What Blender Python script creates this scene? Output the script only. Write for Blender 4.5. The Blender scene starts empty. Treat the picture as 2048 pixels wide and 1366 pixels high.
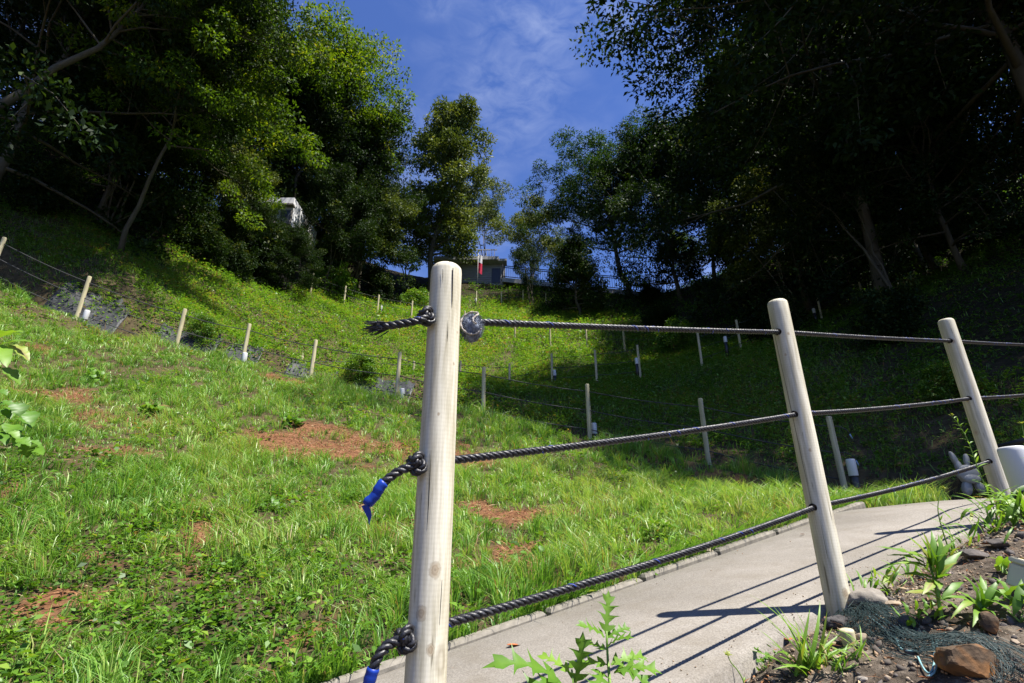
import bpy, bmesh, math, random
import numpy as np
from mathutils import Vector, Matrix, noise as mnoise

R = math.radians
rng = np.random.default_rng(11)
random.seed(11)
scene = bpy.context.scene
col = scene.collection

# ------------------------------------------------------------------ camera
FPX = 1024.0                                   # focal length in pixels of the 2048 px photograph
PITCH = math.atan(FPX / 2680.0)
cam_d = bpy.data.cameras.new('camera')
cam = bpy.data.objects.new('camera', cam_d)
col.objects.link(cam)
cam_d.sensor_width = 36.0
cam_d.lens = 18.0
cam_d.clip_start = 0.02
cam_d.clip_end = 2000.0
cam.location = (0, 0, 0)
cam.rotation_euler = (R(90) + PITCH, 0, 0)
scene.camera = cam

# ------------------------------------------------------------------ sky and sun
SUN_TO = Vector((-0.507, 0.237, -1.156)).normalized()      # direction the light travels
SUN_EL = math.asin(-SUN_TO.z)
SUN_AZ = math.atan2(-SUN_TO.x, -SUN_TO.y)
world = bpy.data.worlds.new('World')
scene.world = world
world.use_nodes = True
wn, wl = world.node_tree.nodes, world.node_tree.links
wn.clear()
w_out = wn.new('ShaderNodeOutputWorld')
w_bg = wn.new('ShaderNodeBackground')
w_bg.inputs['Strength'].default_value = 0.067
sky = wn.new('ShaderNodeTexSky')
sky.sky_type = 'NISHITA'
sky.sun_disc = False
sky.sun_elevation = SUN_EL
sky.sun_rotation = SUN_AZ
sky.altitude = 300
sky.air_density = 1.15
sky.dust_density = 0.15
sky.ozone_density = 5.0
# thin streaky high cloud over the whole dome
w_tc = wn.new('ShaderNodeTexCoord')
w_map = wn.new('ShaderNodeMapping')
w_map.inputs['Scale'].default_value = (1.0, 1.0, 2.2)
w_map.inputs['Rotation'].default_value = (0.0, 0.5, 0.4)
w_n1 = wn.new('ShaderNodeTexNoise')
w_n1.inputs['Scale'].default_value = 3.2
w_n1.inputs['Detail'].default_value = 3.0
w_n2 = wn.new('ShaderNodeTexNoise')
w_n2.inputs['Scale'].default_value = 17.0
w_n2.inputs['Detail'].default_value = 6.0
w_n2.inputs['Roughness'].default_value = 0.6
w_n2.inputs['Distortion'].default_value = 0.5
w_r1 = wn.new('ShaderNodeMapRange')
w_r1.inputs[1].default_value = 0.40
w_r1.inputs[2].default_value = 0.66
w_r2 = wn.new('ShaderNodeMapRange')
w_r2.inputs[1].default_value = 0.36
w_r2.inputs[2].default_value = 0.74
w_mul = wn.new('ShaderNodeMath'); w_mul.operation = 'MULTIPLY'
w_sc = wn.new('ShaderNodeMath'); w_sc.operation = 'MULTIPLY'
w_sc.inputs[1].default_value = 0.24
w_mix = wn.new('ShaderNodeMixRGB')
w_mix.inputs['Color2'].default_value = (8.5, 9.2, 10.5, 1)
w_tint = wn.new('ShaderNodeMixRGB'); w_tint.blend_type = 'MULTIPLY'
w_tint.inputs['Fac'].default_value = 1.0
w_tint.inputs['Color2'].default_value = (0.72, 0.82, 1.22, 1)
wl.new(w_tc.outputs['Generated'], w_map.inputs['Vector'])
wl.new(w_map.outputs['Vector'], w_n1.inputs['Vector'])
wl.new(w_map.outputs['Vector'], w_n2.inputs['Vector'])
wl.new(w_n1.outputs['Fac'], w_r1.inputs[0])
wl.new(w_n2.outputs['Fac'], w_r2.inputs[0])
wl.new(w_r1.outputs[0], w_mul.inputs[0])
wl.new(w_r2.outputs[0], w_mul.inputs[1])
wl.new(w_mul.outputs[0], w_sc.inputs[0])
wl.new(sky.outputs['Color'], w_tint.inputs['Color1'])
wl.new(w_tint.outputs['Color'], w_mix.inputs['Color1'])
wl.new(w_sc.outputs[0], w_mix.inputs['Fac'])
wl.new(w_mix.outputs['Color'], w_bg.inputs['Color'])
wl.new(w_bg.outputs['Background'], w_out.inputs['Surface'])

sun_d = bpy.data.lights.new('sun', 'SUN')
sun_d.energy = 5.0
sun_d.angle = R(0.5)
sun_d.color = (1.0, 0.955, 0.88)
sun = bpy.data.objects.new('sun', sun_d)
col.objects.link(sun)
sun.location = (20, -10, 45)
sun.rotation_euler = SUN_TO.to_track_quat('-Z', 'Y').to_euler()

scene.view_settings.view_transform = 'Standard'
scene.view_settings.look = 'None'
scene.view_settings.gamma = 1.0
scene.view_settings.use_curve_mapping = False
scene.view_settings.exposure = 1.1
scene.cycles.max_bounces = 4
scene.cycles.diffuse_bounces = 2
scene.cycles.glossy_bounces = 2
scene.cycles.transmission_bounces = 3
scene.cycles.transparent_max_bounces = 6

# ------------------------------------------------------------------ helpers
CT, ST = math.cos(PITCH), math.sin(PITCH)


def ray(px, py):
    """Viewing direction of a photograph pixel, scaled to 1 m of forward distance."""
    X, Y = px - 1024.0, 683.0 - py
    fwd = FPX * CT - Y * ST
    up = FPX * ST + Y * CT
    return np.array([X / fwd, 1.0, up / fwd])


def at(px, py, D):
    return ray(px, py) * D


def tag(o, label=None, cat=None, group=None, kind=None):
    if label: o['label'] = label
    if cat: o['category'] = cat
    if group: o['group'] = group
    if kind: o['kind'] = kind
    return o


def empty(name, loc=(0, 0, 0), rz=0.0):
    o = bpy.data.objects.new(name, None)
    o.empty_display_size = 0.1
    o.location = tuple(float(v) for v in loc)
    o.rotation_euler = (0, 0, rz)
    col.objects.link(o)
    return o


def link(name, me, parent=None, loc=None, rot=None):
    o = bpy.data.objects.new(name, me)
    col.objects.link(o)
    if parent is not None:
        o.parent = parent
    if loc is not None:
        o.location = tuple(float(v) for v in loc)
    if rot is not None:
        o.rotation_euler = rot
    return o


def np_mesh(name, verts, faces_list, mat=None, attrs=None, smooth=False):
    """verts (N,3); faces_list: arrays (M,k) of equal-size polygons; attrs: dict name -> (N,) floats or (N,3) colours."""
    me = bpy.data.meshes.new(name)
    verts = np.asarray(verts, dtype=np.float32)
    loops, starts, tot = [], [], 0
    for f in faces_list:
        f = np.asarray(f, dtype=np.int32)
        if len(f) == 0:
            continue
        k = f.shape[1]
        loops.append(f.ravel())
        starts.append(tot + np.arange(len(f), dtype=np.int32) * k)
        tot += f.size
    loops = np.concatenate(loops); starts = np.concatenate(starts)
    me.vertices.add(len(verts)); me.vertices.foreach_set('co', verts.ravel())
    me.loops.add(len(loops)); me.loops.foreach_set('vertex_index', loops)
    me.polygons.add(len(starts)); me.polygons.foreach_set('loop_start', starts)
    if smooth:
        me.polygons.foreach_set('use_smooth', np.ones(len(starts), dtype=bool))
    if attrs:
        for k, v in attrs.items():
            v = np.asarray(v, dtype=np.float32)
            if v.ndim == 1:
                a = me.attributes.new(k, 'FLOAT', 'POINT'); a.data.foreach_set('value', v)
            else:
                a = me.attributes.new(k, 'FLOAT_COLOR', 'POINT')
                a.data.foreach_set('color', np.concatenate([v, np.ones((len(v), 1), np.float32)], 1).ravel())
    me.update(calc_edges=True)
    if mat is not None:
        me.materials.append(mat)
    return me


class MB:
    """Collects boxes, tubes and lathes into one mesh."""
    def __init__(self):
        self.v, self.f = [], []

    def add(self, vs, fs):
        o = len(self.v)
        self.v += [tuple(float(c) for c in p) for p in vs]
        self.f += [tuple(i + o for i in f) for f in fs]
        return self

    def box(self, c, s, rot=None):
        vs = []
        for dx in (-.5, .5):
            for dy in (-.5, .5):
                for dz in (-.5, .5):
                    p = Vector((dx * s[0], dy * s[1], dz * s[2]))
                    if rot is not None:
                        p = rot @ p
                    vs.append((p.x + c[0], p.y + c[1], p.z + c[2]))
        return self.add(vs, [(0, 1, 3, 2), (4, 6, 7, 5), (0, 4, 5, 1), (2, 3, 7, 6), (0, 2, 6, 4), (1, 5, 7, 3)])

    def tube(self, pts, rad, sides=8, cap=True):
        pts = [Vector(p) for p in pts]
        n = len(pts)
        if not hasattr(rad, '__len__'):
            rad = [rad] * n
        t0 = (pts[1] - pts[0]).normalized()
        ref = Vector((0, 0, 1)) if abs(t0.z) < .9 else Vector((1, 0, 0))
        u = t0.cross(ref).normalized()
        vs, fs = [], []
        for i in range(n):
            t = (pts[min(i + 1, n - 1)] - pts[max(i - 1, 0)])
            if t.length < 1e-9: t = t0
            t = t.normalized()
            u = (u - t * u.dot(t))
            if u.length < 1e-6:
                u = t.orthogonal()
            u.normalize()
            w = t.cross(u)
            for k in range(sides):
                a = 2 * math.pi * k / sides
                vs.append(pts[i] + (u * math.cos(a) + w * math.sin(a)) * rad[i])
        for i in range(n - 1):
            for k in range(sides):
                k2 = (k + 1) % sides
                fs.append((i * sides + k, i * sides + k2, (i + 1) * sides + k2, (i + 1) * sides + k))
        if cap:
            fs.append(tuple(range(sides - 1, -1, -1)))
            fs.append(tuple((n - 1) * sides + k for k in range(sides)))
        return self.add(vs, fs)

    def lathe(self, prof, sides=16, c=(0, 0, 0)):
        vs, fs = [], []
        n = len(prof)
        for r, z in prof:
            for k in range(sides):
                a = 2 * math.pi * k / sides
                vs.append((c[0] + r * math.cos(a), c[1] + r * math.sin(a), c[2] + z))
        for i in range(n - 1):
            for k in range(sides):
                k2 = (k + 1) % sides
                fs.append((i * sides + k, i * sides + k2, (i + 1) * sides + k2, (i + 1) * sides + k))
        fs.append(tuple(range(sides - 1, -1, -1)))
        fs.append(tuple((n - 1) * sides + k for k in range(sides)))
        return self.add(vs, fs)

    def mesh(self, name, mat=None, smooth=False):
        me = bpy.data.meshes.new(name)
        me.from_pydata(self.v, [], self.f)
        if smooth:
            me.polygons.foreach_set('use_smooth', [True] * len(me.polygons))
        me.update()
        if mat is not None:
            me.materials.append(mat)
        return me

    def build(self, name, mat=None, parent=None, smooth=False, loc=None, rot=None):
        return link(name, self.mesh(name, mat, smooth), parent, loc, rot)


def vnoise2(x, y, seed=0):
    """Smooth value noise on numpy arrays, about 0..1."""
    xi, yi = np.floor(x).astype(np.int64), np.floor(y).astype(np.int64)
    fx, fy = x - xi, y - yi
    fx, fy = fx * fx * (3 - 2 * fx), fy * fy * (3 - 2 * fy)

    def h(a, b):
        n = (a * 374761393 + b * 668265263 + seed * 2147483647 + 1013) & 0x7fffffff
        n = ((n ^ (n >> 13)) * 1274126177) & 0x7fffffff
        return ((n ^ (n >> 16)) & 0xffff) / 65535.0
    a, b, c, d = h(xi, yi), h(xi + 1, yi), h(xi, yi + 1), h(xi + 1, yi + 1)
    return (a * (1 - fx) + b * fx) * (1 - fy) + (c * (1 - fx) + d * fx) * fy


def fbm2(x, y, seed=0, o=3):
    s, a, t = 0.0, 1.0, 0.0
    for k in range(o):
        s = s + a * vnoise2(x * 2 ** k, y * 2 ** k, seed + k * 17)
        t += a; a *= .5
    return s / t


def sstep(a, b, x):
    t = np.clip((x - a) / (b - a), 0, 1)
    return t * t * (3 - 2 * t)


# ------------------------------------------------------------------ materials
class NT:
    def __init__(self, name):
        self.m = bpy.data.materials.new(name)
        self.m.use_nodes = True
        self.t = self.m.node_tree
        self.t.nodes.clear()
        self.out = self.n('ShaderNodeOutputMaterial')

    def n(self, typ, **kw):
        nd = self.t.nodes.new(typ)
        for k, v in kw.items():
            if k.startswith('i_'):
                key = k[2:]
                nd.inputs[int(key) if key.isdigit() else key.replace('_', ' ')].default_value = v
            else:
                setattr(nd, k, v)
        return nd

    def l(self, a, b):
        self.t.links.new(a, b)

    def ramp(self, fac, stops, interp='LINEAR'):
        r = self.n('ShaderNodeValToRGB')
        r.color_ramp.interpolation = interp
        e = r.color_ramp.elements
        while len(e) < len(stops):
            e.new(0.5)
        for k, (p, c) in enumerate(stops):
            e[k].position = p
            e[k].color = (*c, 1) if len(c) == 3 else c
        if fac is not None:
            self.l(fac, r.inputs['Fac'])
        return r.outputs['Color']

    def noise(self, scale, detail=3, rough=.5, vec=None, dist=0.0):
        n = self.n('ShaderNodeTexNoise')
        n.inputs['Scale'].default_value = scale
        n.inputs['Detail'].default_value = detail
        n.inputs['Roughness'].default_value = rough
        n.inputs['Distortion'].default_value = dist
        if vec is not None:
            self.l(vec, n.inputs['Vector'])
        return n.outputs['Fac']

    def mix(self, fac, a, b, mode='MIX'):
        m = self.n('ShaderNodeMixRGB', blend_type=mode)
        for s, v in (('Fac', fac), ('Color1', a), ('Color2', b)):
            if isinstance(v, (int, float)):
                m.inputs[s].default_value = v
            elif isinstance(v, tuple):
                m.inputs[s].default_value = (*v, 1) if len(v) == 3 else v
            else:
                self.l(v, m.inputs[s])
        return m.outputs['Color']

    def math(self, op, a, b=None):
        m = self.n('ShaderNodeMath', operation=op)
        for k, v in enumerate((a, b)):
            if v is None: continue
            if isinstance(v, (int, float)):
                m.inputs[k].default_value = v
            else:
                self.l(v, m.inputs[k])
        return m.outputs[0]

    def bump(self, h, strength, dist=.01):
        b = self.n('ShaderNodeBump')
        b.inputs['Strength'].default_value = strength
        b.inputs['Distance'].default_value = dist
        self.l(h, b.inputs['Height'])
        return b.outputs['Normal']

    def princ(self, color, rough=.7, spec=.3, normal=None, **kw):
        p = self.n('ShaderNodeBsdfPrincipled')
        if isinstance(color, tuple):
            p.inputs['Base Color'].default_value = (*color, 1)
        else:
            self.l(color, p.inputs['Base Color'])
        if isinstance(rough, (int, float)):
            p.inputs['Roughness'].default_value = rough
        else:
            self.l(rough, p.inputs['Roughness'])
        p.inputs['Specular IOR Level'].default_value = spec
        for k, v in kw.items():
            p.inputs[k.replace('_', ' ')].default_value = v
        if normal is not None:
            self.l(normal, p.inputs['Normal'])
        self.l(p.outputs[0], self.out.inputs['Surface'])
        return p

    def coord(self, which='Object', scale=None):
        c = self.n('ShaderNodeTexCoord').outputs[which]
        if scale is not None:
            mp = self.n('ShaderNodeMapping')
            mp.inputs['Scale'].default_value = scale
            self.l(c, mp.inputs['Vector'])
            c = mp.outputs['Vector']
        return c

    def attr(self, name, out='Fac'):
        a = self.n('ShaderNodeAttribute')
        a.attribute_name = name
        return a.outputs[out]


def leaf_mat(name, stops, trans=.35, rough=.45, spec=.35, tcol=None):
    m = NT(name)
    c = m.ramp(m.attr('tint'), stops)
    p = m.princ(c, rough, spec)
    tr = m.n('ShaderNodeBsdfTranslucent')
    tc = m.mix(1.0, c, tcol or (1.5, 1.35, .5), 'MULTIPLY')
    m.l(tc, tr.inputs['Color'])
    ms = m.n('ShaderNodeMixShader')
    ms.inputs[0].default_value = trans
    m.l(p.outputs[0], ms.inputs[1]); m.l(tr.outputs[0], ms.inputs[2])
    m.l(ms.outputs[0], m.out.inputs['Surface'])
    return m.m


def plain(name, color, rough=.6, spec=.3, nscale=20, var=.25, bump=0.0, **kw):
    m = NT(name)
    co = m.coord()
    nz = m.noise(nscale, 4, .55, co)
    c2 = tuple(v * (1 - var) for v in color); c1 = tuple(min(1, v * (1 + var)) for v in color)
    c = m.ramp(nz, [(.25, c2), (.75, c1)])
    m.princ(c, rough, spec, m.bump(nz, bump) if bump else None, **kw)
    return m.m


M = {}
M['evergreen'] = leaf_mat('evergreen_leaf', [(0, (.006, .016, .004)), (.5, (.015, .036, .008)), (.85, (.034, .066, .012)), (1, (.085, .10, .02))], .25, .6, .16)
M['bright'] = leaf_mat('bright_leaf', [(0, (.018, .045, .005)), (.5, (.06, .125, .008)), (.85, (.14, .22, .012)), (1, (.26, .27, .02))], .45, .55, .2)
M['olive'] = leaf_mat('olive_leaf', [(0, (.03, .05, .014)), (.5, (.08, .12, .026)), (.85, (.16, .20, .05)), (1, (.25, .26, .09))], .25, .55, .22)
M['feather'] = leaf_mat('feather_leaf', [(0, (.010, .03, .008)), (.5, (.024, .062, .014)), (.85, (.05, .11, .02)), (1, (.10, .13, .03))], .3, .55, .2)
M['grass'] = leaf_mat('grass_blade', [(0, (.05, .13, .015)), (.35, (.11, .26, .034)), (.7, (.21, .405, .062)), (.86, (.35, .46, .11)), (.93, (.40, .32, .15)), (1, (.30, .15, .06))], .40, .42, .5, (1.3, 1.25, .6))
M['weed'] = leaf_mat('weed_leaf', [(0, (.03, .08, .010)), (.5, (.095, .215, .020)), (.85, (.19, .34, .035)), (.96, (.30, .35, .06)), (1, (.24, .17, .06))], .36, .45, .4, (1.35, 1.3, .5))
M['straw'] = leaf_mat('dry_straw', [(0, (.10, .042, .020)), (.5, (.27, .12, .056)), (.85, (.40, .215, .11)), (1, (.5, .38, .23))], .2, .8, .1, (1, 1, 1))


def bark(name, c1, c2, c3):
    m = NT(name)
    co = m.coord('Object', (1, 1, .25))
    a = m.noise(9, 5, .65, co)
    b = m.noise(2.2, 3, .5, m.coord())
    c = m.mix(b, m.ramp(a, [(.3, c1), (.7, c2)]), c3)
    m.princ(c, .9, .15, m.bump(a, .8, .02))
    return m.m


M['bark'] = bark('grey_bark', (.035, .028, .02), (.13, .105, .075), (.09, .085, .055))
M['pale_bark'] = bark('pale_bark', (.09, .075, .05), (.26, .22, .15), (.17, .16, .09))

# ------------------------------------------------------------------ terrain
P1 = np.array([-0.16, 1.107]); DD = np.array([.85, .527]); NN = np.array([-.527, .85])


def path_z(s):
    s = np.asarray(s, float)
    return -.483 + .187 * np.minimum(s, 4.0) + .03 * sstep(4.0, 4.6, s)


def sn(s, n):
    return P1 + DD * s + NN * n


# tops of the fence posts on the hill: photograph pixel and forward distance
FENCE2 = [(1657, 833, 6.5), (1400, 797, 7.6), (1174, 768, 8.5), (968, 735, 8.9), (800, 705, 9.2), (632, 680, 9.4),
          (500, 648, 9.4), (371, 618, 9.2), (180, 553, 9.0), (10, 475, 8.8)]
FENCE3 = [(605, 712, 12.4), (721, 713, 14.0), (828, 722, 15.0), (921, 722, 15.5), (1019, 727, 15.5), (1103, 707, 15.0), (1190, 700, 14.5),
          (1275, 690, 14.0)]
FENCE3B = [(1395, 665, 13.6), (1472, 640, 14.6), (1632, 586, 17.0), (1718, 564, 18.0), (1820, 551, 18.0), (1918, 524, 18.0)]
FENCE4 = [(495, 505, 20.0), (558, 527, 21.0), (627, 547, 21.0), (692, 572, 22.5), (758, 590, 23.5), (825, 602, 24.0), (930, 622, 24.2), (1030, 638, 24.0),
          (1100, 655, 23.5), (1172, 657, 23.0), (1246, 658, 22.0), (1318, 658, 21.0)]
FENCE5 = [(748, 585, 32.0), (803, 587, 32.0), (857, 585, 32.0), (905, 584, 32.0), (953, 582, 32.0), (1003, 583, 32.0), (1046, 580, 32.0), (1092, 586, 31.5)]
POST_H = 1.1
f2top = [at(*p) for p in FENCE2]
f2g = [p - np.array([0, 0, POST_H]) for p in f2top]

# centre line of the concrete path: up past the rope fence, round the bend, back behind the grass crest
cl = []
for s in np.arange(-4.5, 4.0, .5):
    p = sn(s, .49); cl.append((p[0], p[1], float(path_z(s))))
cl += [(3.86, 4.12, .285), (4.5, 4.75, .30), (4.95, 5.6, .32), (4.95, 6.45, .34), (4.55, 7.1, .38)]
for k in range(len(f2g)):
    a = f2g[max(k - 1, 0)]; b = f2g[min(k + 1, len(f2g) - 1)]
    t = (b - a)[:2]; t /= np.linalg.norm(t)
    nrm = np.array([-t[1], t[0]])
    if nrm[1] < 0: nrm = -nrm
    if k == 0:
        continue
    q = f2g[k][:2] + nrm * .58
    cl.append((q[0], q[1], f2g[k][2]))
cl.append((-13.0, 9.6, 5.3))
cl = np.array(cl)


def resample(p, step=.12):
    d = np.r_[0, np.cumsum(np.linalg.norm(np.diff(p, axis=0), axis=1))]
    # Catmull-Rom through the points
    out = []
    for i in range(len(p) - 1):
        p0, p1, p2, p3 = p[max(i - 1, 0)], p[i], p[i + 1], p[min(i + 2, len(p) - 1)]
        n = max(2, int((d[i + 1] - d[i]) / step))
        for t in np.linspace(0, 1, n, endpoint=False):
            out.append(.5 * ((2 * p1) + (-p0 + p2) * t + (2 * p0 - 5 * p1 + 4 * p2 - p3) * t * t + (-p0 + 3 * p1 - 3 * p2 + p3) * t ** 3))
    out.append(p[-1])
    return np.array(out)


CL = resample(cl)
PATH_HW = .46

CP = []
for s in (-4, -3, -2, -1, 0, 1, 2, 3, 3.9):
    p = sn(s, 1.05); CP.append((*p, float(path_z(s)) + .04))
    p = sn(s, .49); CP.append((*p, float(path_z(s)) - .02))
for s in (-4, -3, -2, -1, 0, .6):
    p = sn(s, -.08); CP.append((*p, float(path_z(s)) - .04))
for s in (-4, -2.5, -1.2, 0.0):
    p = sn(s, -.75); CP.append((*p, float(path_z(s)) - .72))
CP += [(0, 0, -1.5), (2, -2, -1.3), (-2, -1, -1.8), (0, -6, -1.7), (6, -4, -.9), (-6, -5, -1.6),
       (.671, 1.60, -.33), (1.066, 1.80, -.214), (1.1, 1.3, -.295), (.95, 1.2, -.32), (1.32, 1.6, -.15), (1.56, 1.7, -.06),
       (1.86, 1.85, .02), (2.385, 2.52, .11), (3.0, 2.9, .22), (1.6, 1.1, -.30), (2.5, 1.5, -.1), (1.6, .5, -.95), (.6, .7, -1.05), (3.5, 1.5, 0.05),
       (4.5, 3.6, .33), (5.6, 4.6, .55), (5.9, 6.0, .75), (5.6, 7.2, .85), (7, 8, 2.05), (9, 8, 3.2), (7.5, 5, 1.5), (12, 9, 5.5), (20, 14, 12.0), (10, 4, 2.6), (15, 3, 5.5), (8, 1, 1.2),
       (14, -4, 3), (30, 8, 15), (16.4, 14, 9.4), (25, 22, 16), (18, 30, 17.5), (32, 36, 23), (14, 37, 18.8), (24, 50, 20),
       (-4, 4, .63), (-8.2, 7.5, 3.2), (-5.5, 6.2, 1.75), (-2.6, 5.6, .85), (.8, 5.2, .36), (-12, 3, 3.4), (-14, -3, 2.5), (-20, 5, 9.5), (-14.7, 12, 9.7), (-22, 14, 16), (-26, 26, 21), (-11.7, 14, 8.9), (-13.2, 10.2, 7.2), (-32, 5, 17), (-30, 40, 24)]
for k, g in enumerate(f2g):
    CP.append(tuple(g))
for k in range(3, len(f2g)):
    q = cl[(len(cl) - 1) - (len(f2g) - k)]
    a = np.array([q[0], q[1]]); g = f2g[k][:2]
    nrm = (a - g) / np.linalg.norm(a - g)
    st_ = {3: .65, 4: .85, 5: .8}.get(k, 1.0)
    b = g + nrm * 1.02; CP.append((*b, f2g[k][2] + .02))
    b = g + nrm * 1.45; CP.append((*b, f2g[k][2] + .75 * st_))
    b = g + nrm * 1.85; CP.append((*b, f2g[k][2] + 1.2 * st_))
for F in (FENCE3, FENCE3B, FENCE4, FENCE5):
    for p in F:
        q = at(*p); CP.append((q[0], q[1], q[2] - POST_H))
for p in ((800, 548, 38), (930, 562, 37), (1100, 578, 36), (1230, 592, 35), (1330, 588, 35), (700, 512, 37), (1420, 560, 33), (590, 505, 24), (450, 520, 19)):
    q = at(*p); CP.append(tuple(q))
for x, z in ((-14, 21.5), (-7, 20.6), (0, 19.8), (8, 18.6)):
    CP.append((x, 50, z)); CP.append((x * 1.6, 85, z - 6))
CP = np.array(CP)


def tps_fit(P, lam=.02):
    n = len(P)
    X = P[:, :2]
    r2 = ((X[:, None] - X[None]) ** 2).sum(-1)
    K = np.where(r2 > 0, .5 * r2 * np.log(np.maximum(r2, 1e-12)), 0) + lam * np.eye(n)
    A = np.zeros((n + 3, n + 3))
    A[:n, :n] = K; A[:n, n] = 1; A[:n, n + 1:] = X
    A[n, :n] = 1; A[n + 1:, :n] = X.T
    return np.linalg.solve(A, np.r_[P[:, 2], 0, 0, 0])


TW = tps_fit(CP)


def hill(x, y):
    x = np.asarray(x, float); y = np.asarray(y, float)
    out = np.empty(x.shape)
    n = len(CP)
    xf, yf, of = x.ravel(), y.ravel(), out.ravel()
    for i in range(0, len(xf), 20000):
        a, b = xf[i:i + 20000], yf[i:i + 20000]
        r2 = (a[:, None] - CP[None, :, 0]) ** 2 + (b[:, None] - CP[None, :, 1]) ** 2
        of[i:i + 20000] = (.5 * r2 * np.log(np.maximum(r2, 1e-12))) @ TW[:n] + TW[n] + TW[n + 1] * a + TW[n + 2] * b
    return of.reshape(x.shape)


def path_dist(x, y):
    x = np.asarray(x, float).ravel(); y = np.asarray(y, float).ravel()
    d = np.full(x.shape, 9.0); z = np.zeros(x.shape)
    near = (x > -15) & (x < 7.5) & (y > -3) & (y < 12.5)
    idx = np.nonzero(near)[0]
    for i in range(0, len(idx), 8000):
        j = idx[i:i + 8000]
        r2 = (x[j, None] - CL[None, :, 0]) ** 2 + (y[j, None] - CL[None, :, 1]) ** 2
        k = r2.argmin(1)
        d[j] = np.sqrt(r2[np.arange(len(j)), k]); z[j] = CL[k, 2]
    return d, z


def ground0(x, y):
    x = np.asarray(x, float); y = np.asarray(y, float)
    sh = x.shape
    xf, yf = x.ravel(), y.ravel()
    h = hill(xf, yf)
    rr = np.hypot(xf, yf)
    amp = np.clip(rr / 14, .25, 1.3)
    h = h + amp * (.16 * (fbm2(xf * .9, yf * .9, 3) - .5) + .06 * (fbm2(xf * 3.1, yf * 3.1, 9) - .5)) + .03 * (fbm2(xf * 9, yf * 9, 5, 2) - .5)
    # grass shoulder on the camera side of the crest fence
    fx = np.array([p[0] for p in f2g])[::-1]; fy = np.array([p[1] for p in f2g])[::-1]
    e = np.interp(xf, fx, fy) - yf
    h = h + .17 * np.exp(-((e - .32) / .30) ** 2) * sstep(-11.5, -10, xf) * (1 - sstep(3.6, 4.4, xf))
    d, z = path_dist(xf, yf)
    w = 1 - sstep(PATH_HW + .02, PATH_HW + .32, d)
    h = h * (1 - w) + (z - .015) * w
    # the verge lies below the slab along its lower edge
    rn = (xf - P1[0]) * NN[0] + (yf - P1[1]) * NN[1]; rs = (xf - P1[0]) * DD[0] + (yf - P1[1]) * DD[1]
    h = h - .085 * (1 - sstep(.72, 1.2, rs)) * (1 - sstep(.02, .05, rn)) * sstep(-1.0, -.5, rn)
    h = np.where(d < PATH_HW + .02, z - .06, h)
    return h.reshape(sh), d.reshape(sh)


def axis(lo, hi, f0, f1, fine, grow=1.07):
    a = list(np.arange(f0, f1, fine))
    st = fine; v = a[-1]
    while v < hi:
        st = min(st * grow, 3.0); v += st; a.append(v)
    st = fine; v = f0; pre = []
    while v > lo:
        st = min(st * grow, 3.0); v -= st; pre.append(v)
    return np.array(pre[::-1] + a)


GX = axis(-75, 75, -10.5, 5.2, .075, 1.05)
GY = axis(-30, 110, .4, 11.6, .07, 1.035)
gx, gy = np.meshgrid(GX, GY)
gz, gd = ground0(gx, gy)


def ground(x, y):
    """Height of the built ground sheet (bilinear)."""
    x = np.asarray(x, float); y = np.asarray(y, float)
    i = np.clip(np.searchsorted(GX, x) - 1, 0, len(GX) - 2)
    j = np.clip(np.searchsorted(GY, y) - 1, 0, len(GY) - 2)
    u = (x - GX[i]) / (GX[i + 1] - GX[i]); v = (y - GY[j]) / (GY[j + 1] - GY[j])
    return (gz[j, i] * (1 - u) + gz[j, i + 1] * u) * (1 - v) + (gz[j + 1, i] * (1 - u) + gz[j + 1, i + 1] * u) * v


def g1(x, y):
    return float(ground(np.array([x]), np.array([y]))[0])


def hit(px, py, d0=.8, d1=60):
    """Point where the view through a photograph pixel meets the ground."""
    r = ray(px, py)
    t = np.geomspace(d0, d1, 900)
    below = (r[2] * t) < ground(r[0] * t, t)
    k = int(np.argmax(below)) if below.any() else len(t) - 1
    return r * t[k]


# bare patches of reddish cut straw on the bank (pixel, radius in metres)
BARE_PX = [(600, 885, .55), (690, 895, .42), (920, 915, .35), (790, 905, .35), (1000, 1028, .3), (1080, 1030, .26), (1190, 1028, .26), (1290, 1003, .4), (1360, 1000, .3),
           (140, 795, .38), (225, 840, .32), (190, 900, .25), (150, 1105, .12), (310, 1120, .14), (345, 1150, .1), (110, 1235, .14), (180, 1250, .1), (20, 985, .2),
           (800, 1060, .22), (770, 1080, .16), (1070, 1125, .3), (560, 760, .4), (720, 1030, .2), (420, 1065, .18), (1500, 985, .35), (640, 1290, .14), (60, 700, .3), (860, 890, .3)]
BARE = []
for px, py, r in BARE_PX:
    q = hit(px, py); BARE.append((q[0], q[1], r))


def bare(x, y):
    b = np.zeros(np.shape(x))
    jx = x + .8 * (fbm2(x * 3.2, y * 3.2, 21) - .5); jy = y + .8 * (fbm2(x * 3.2, y * 3.2, 22) - .5)
    for bx, by, r in BARE:
        b = np.maximum(b, 1 - sstep(.45, 1.25, np.sqrt(((jx - bx) / 1.15) ** 2 + (jy - by) ** 2) / r))
    return b * np.clip(.7 + .9 * sstep(.35, .6, fbm2(x * 7, y * 7, 23)), 0, 1)


def dirt_mask(x, y):
    """1 on the stony verge on the camera's side of the rope fence."""
    rx, ry = x - P1[0], y - P1[1]
    n = rx * NN[0] + ry * NN[1]
    s = rx * DD[0] + ry * DD[1]
    return (1 - sstep(.0, .12, n)) * sstep(-.9, -.3, s) * (1 - sstep(4.5, 6.0, s))


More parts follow.
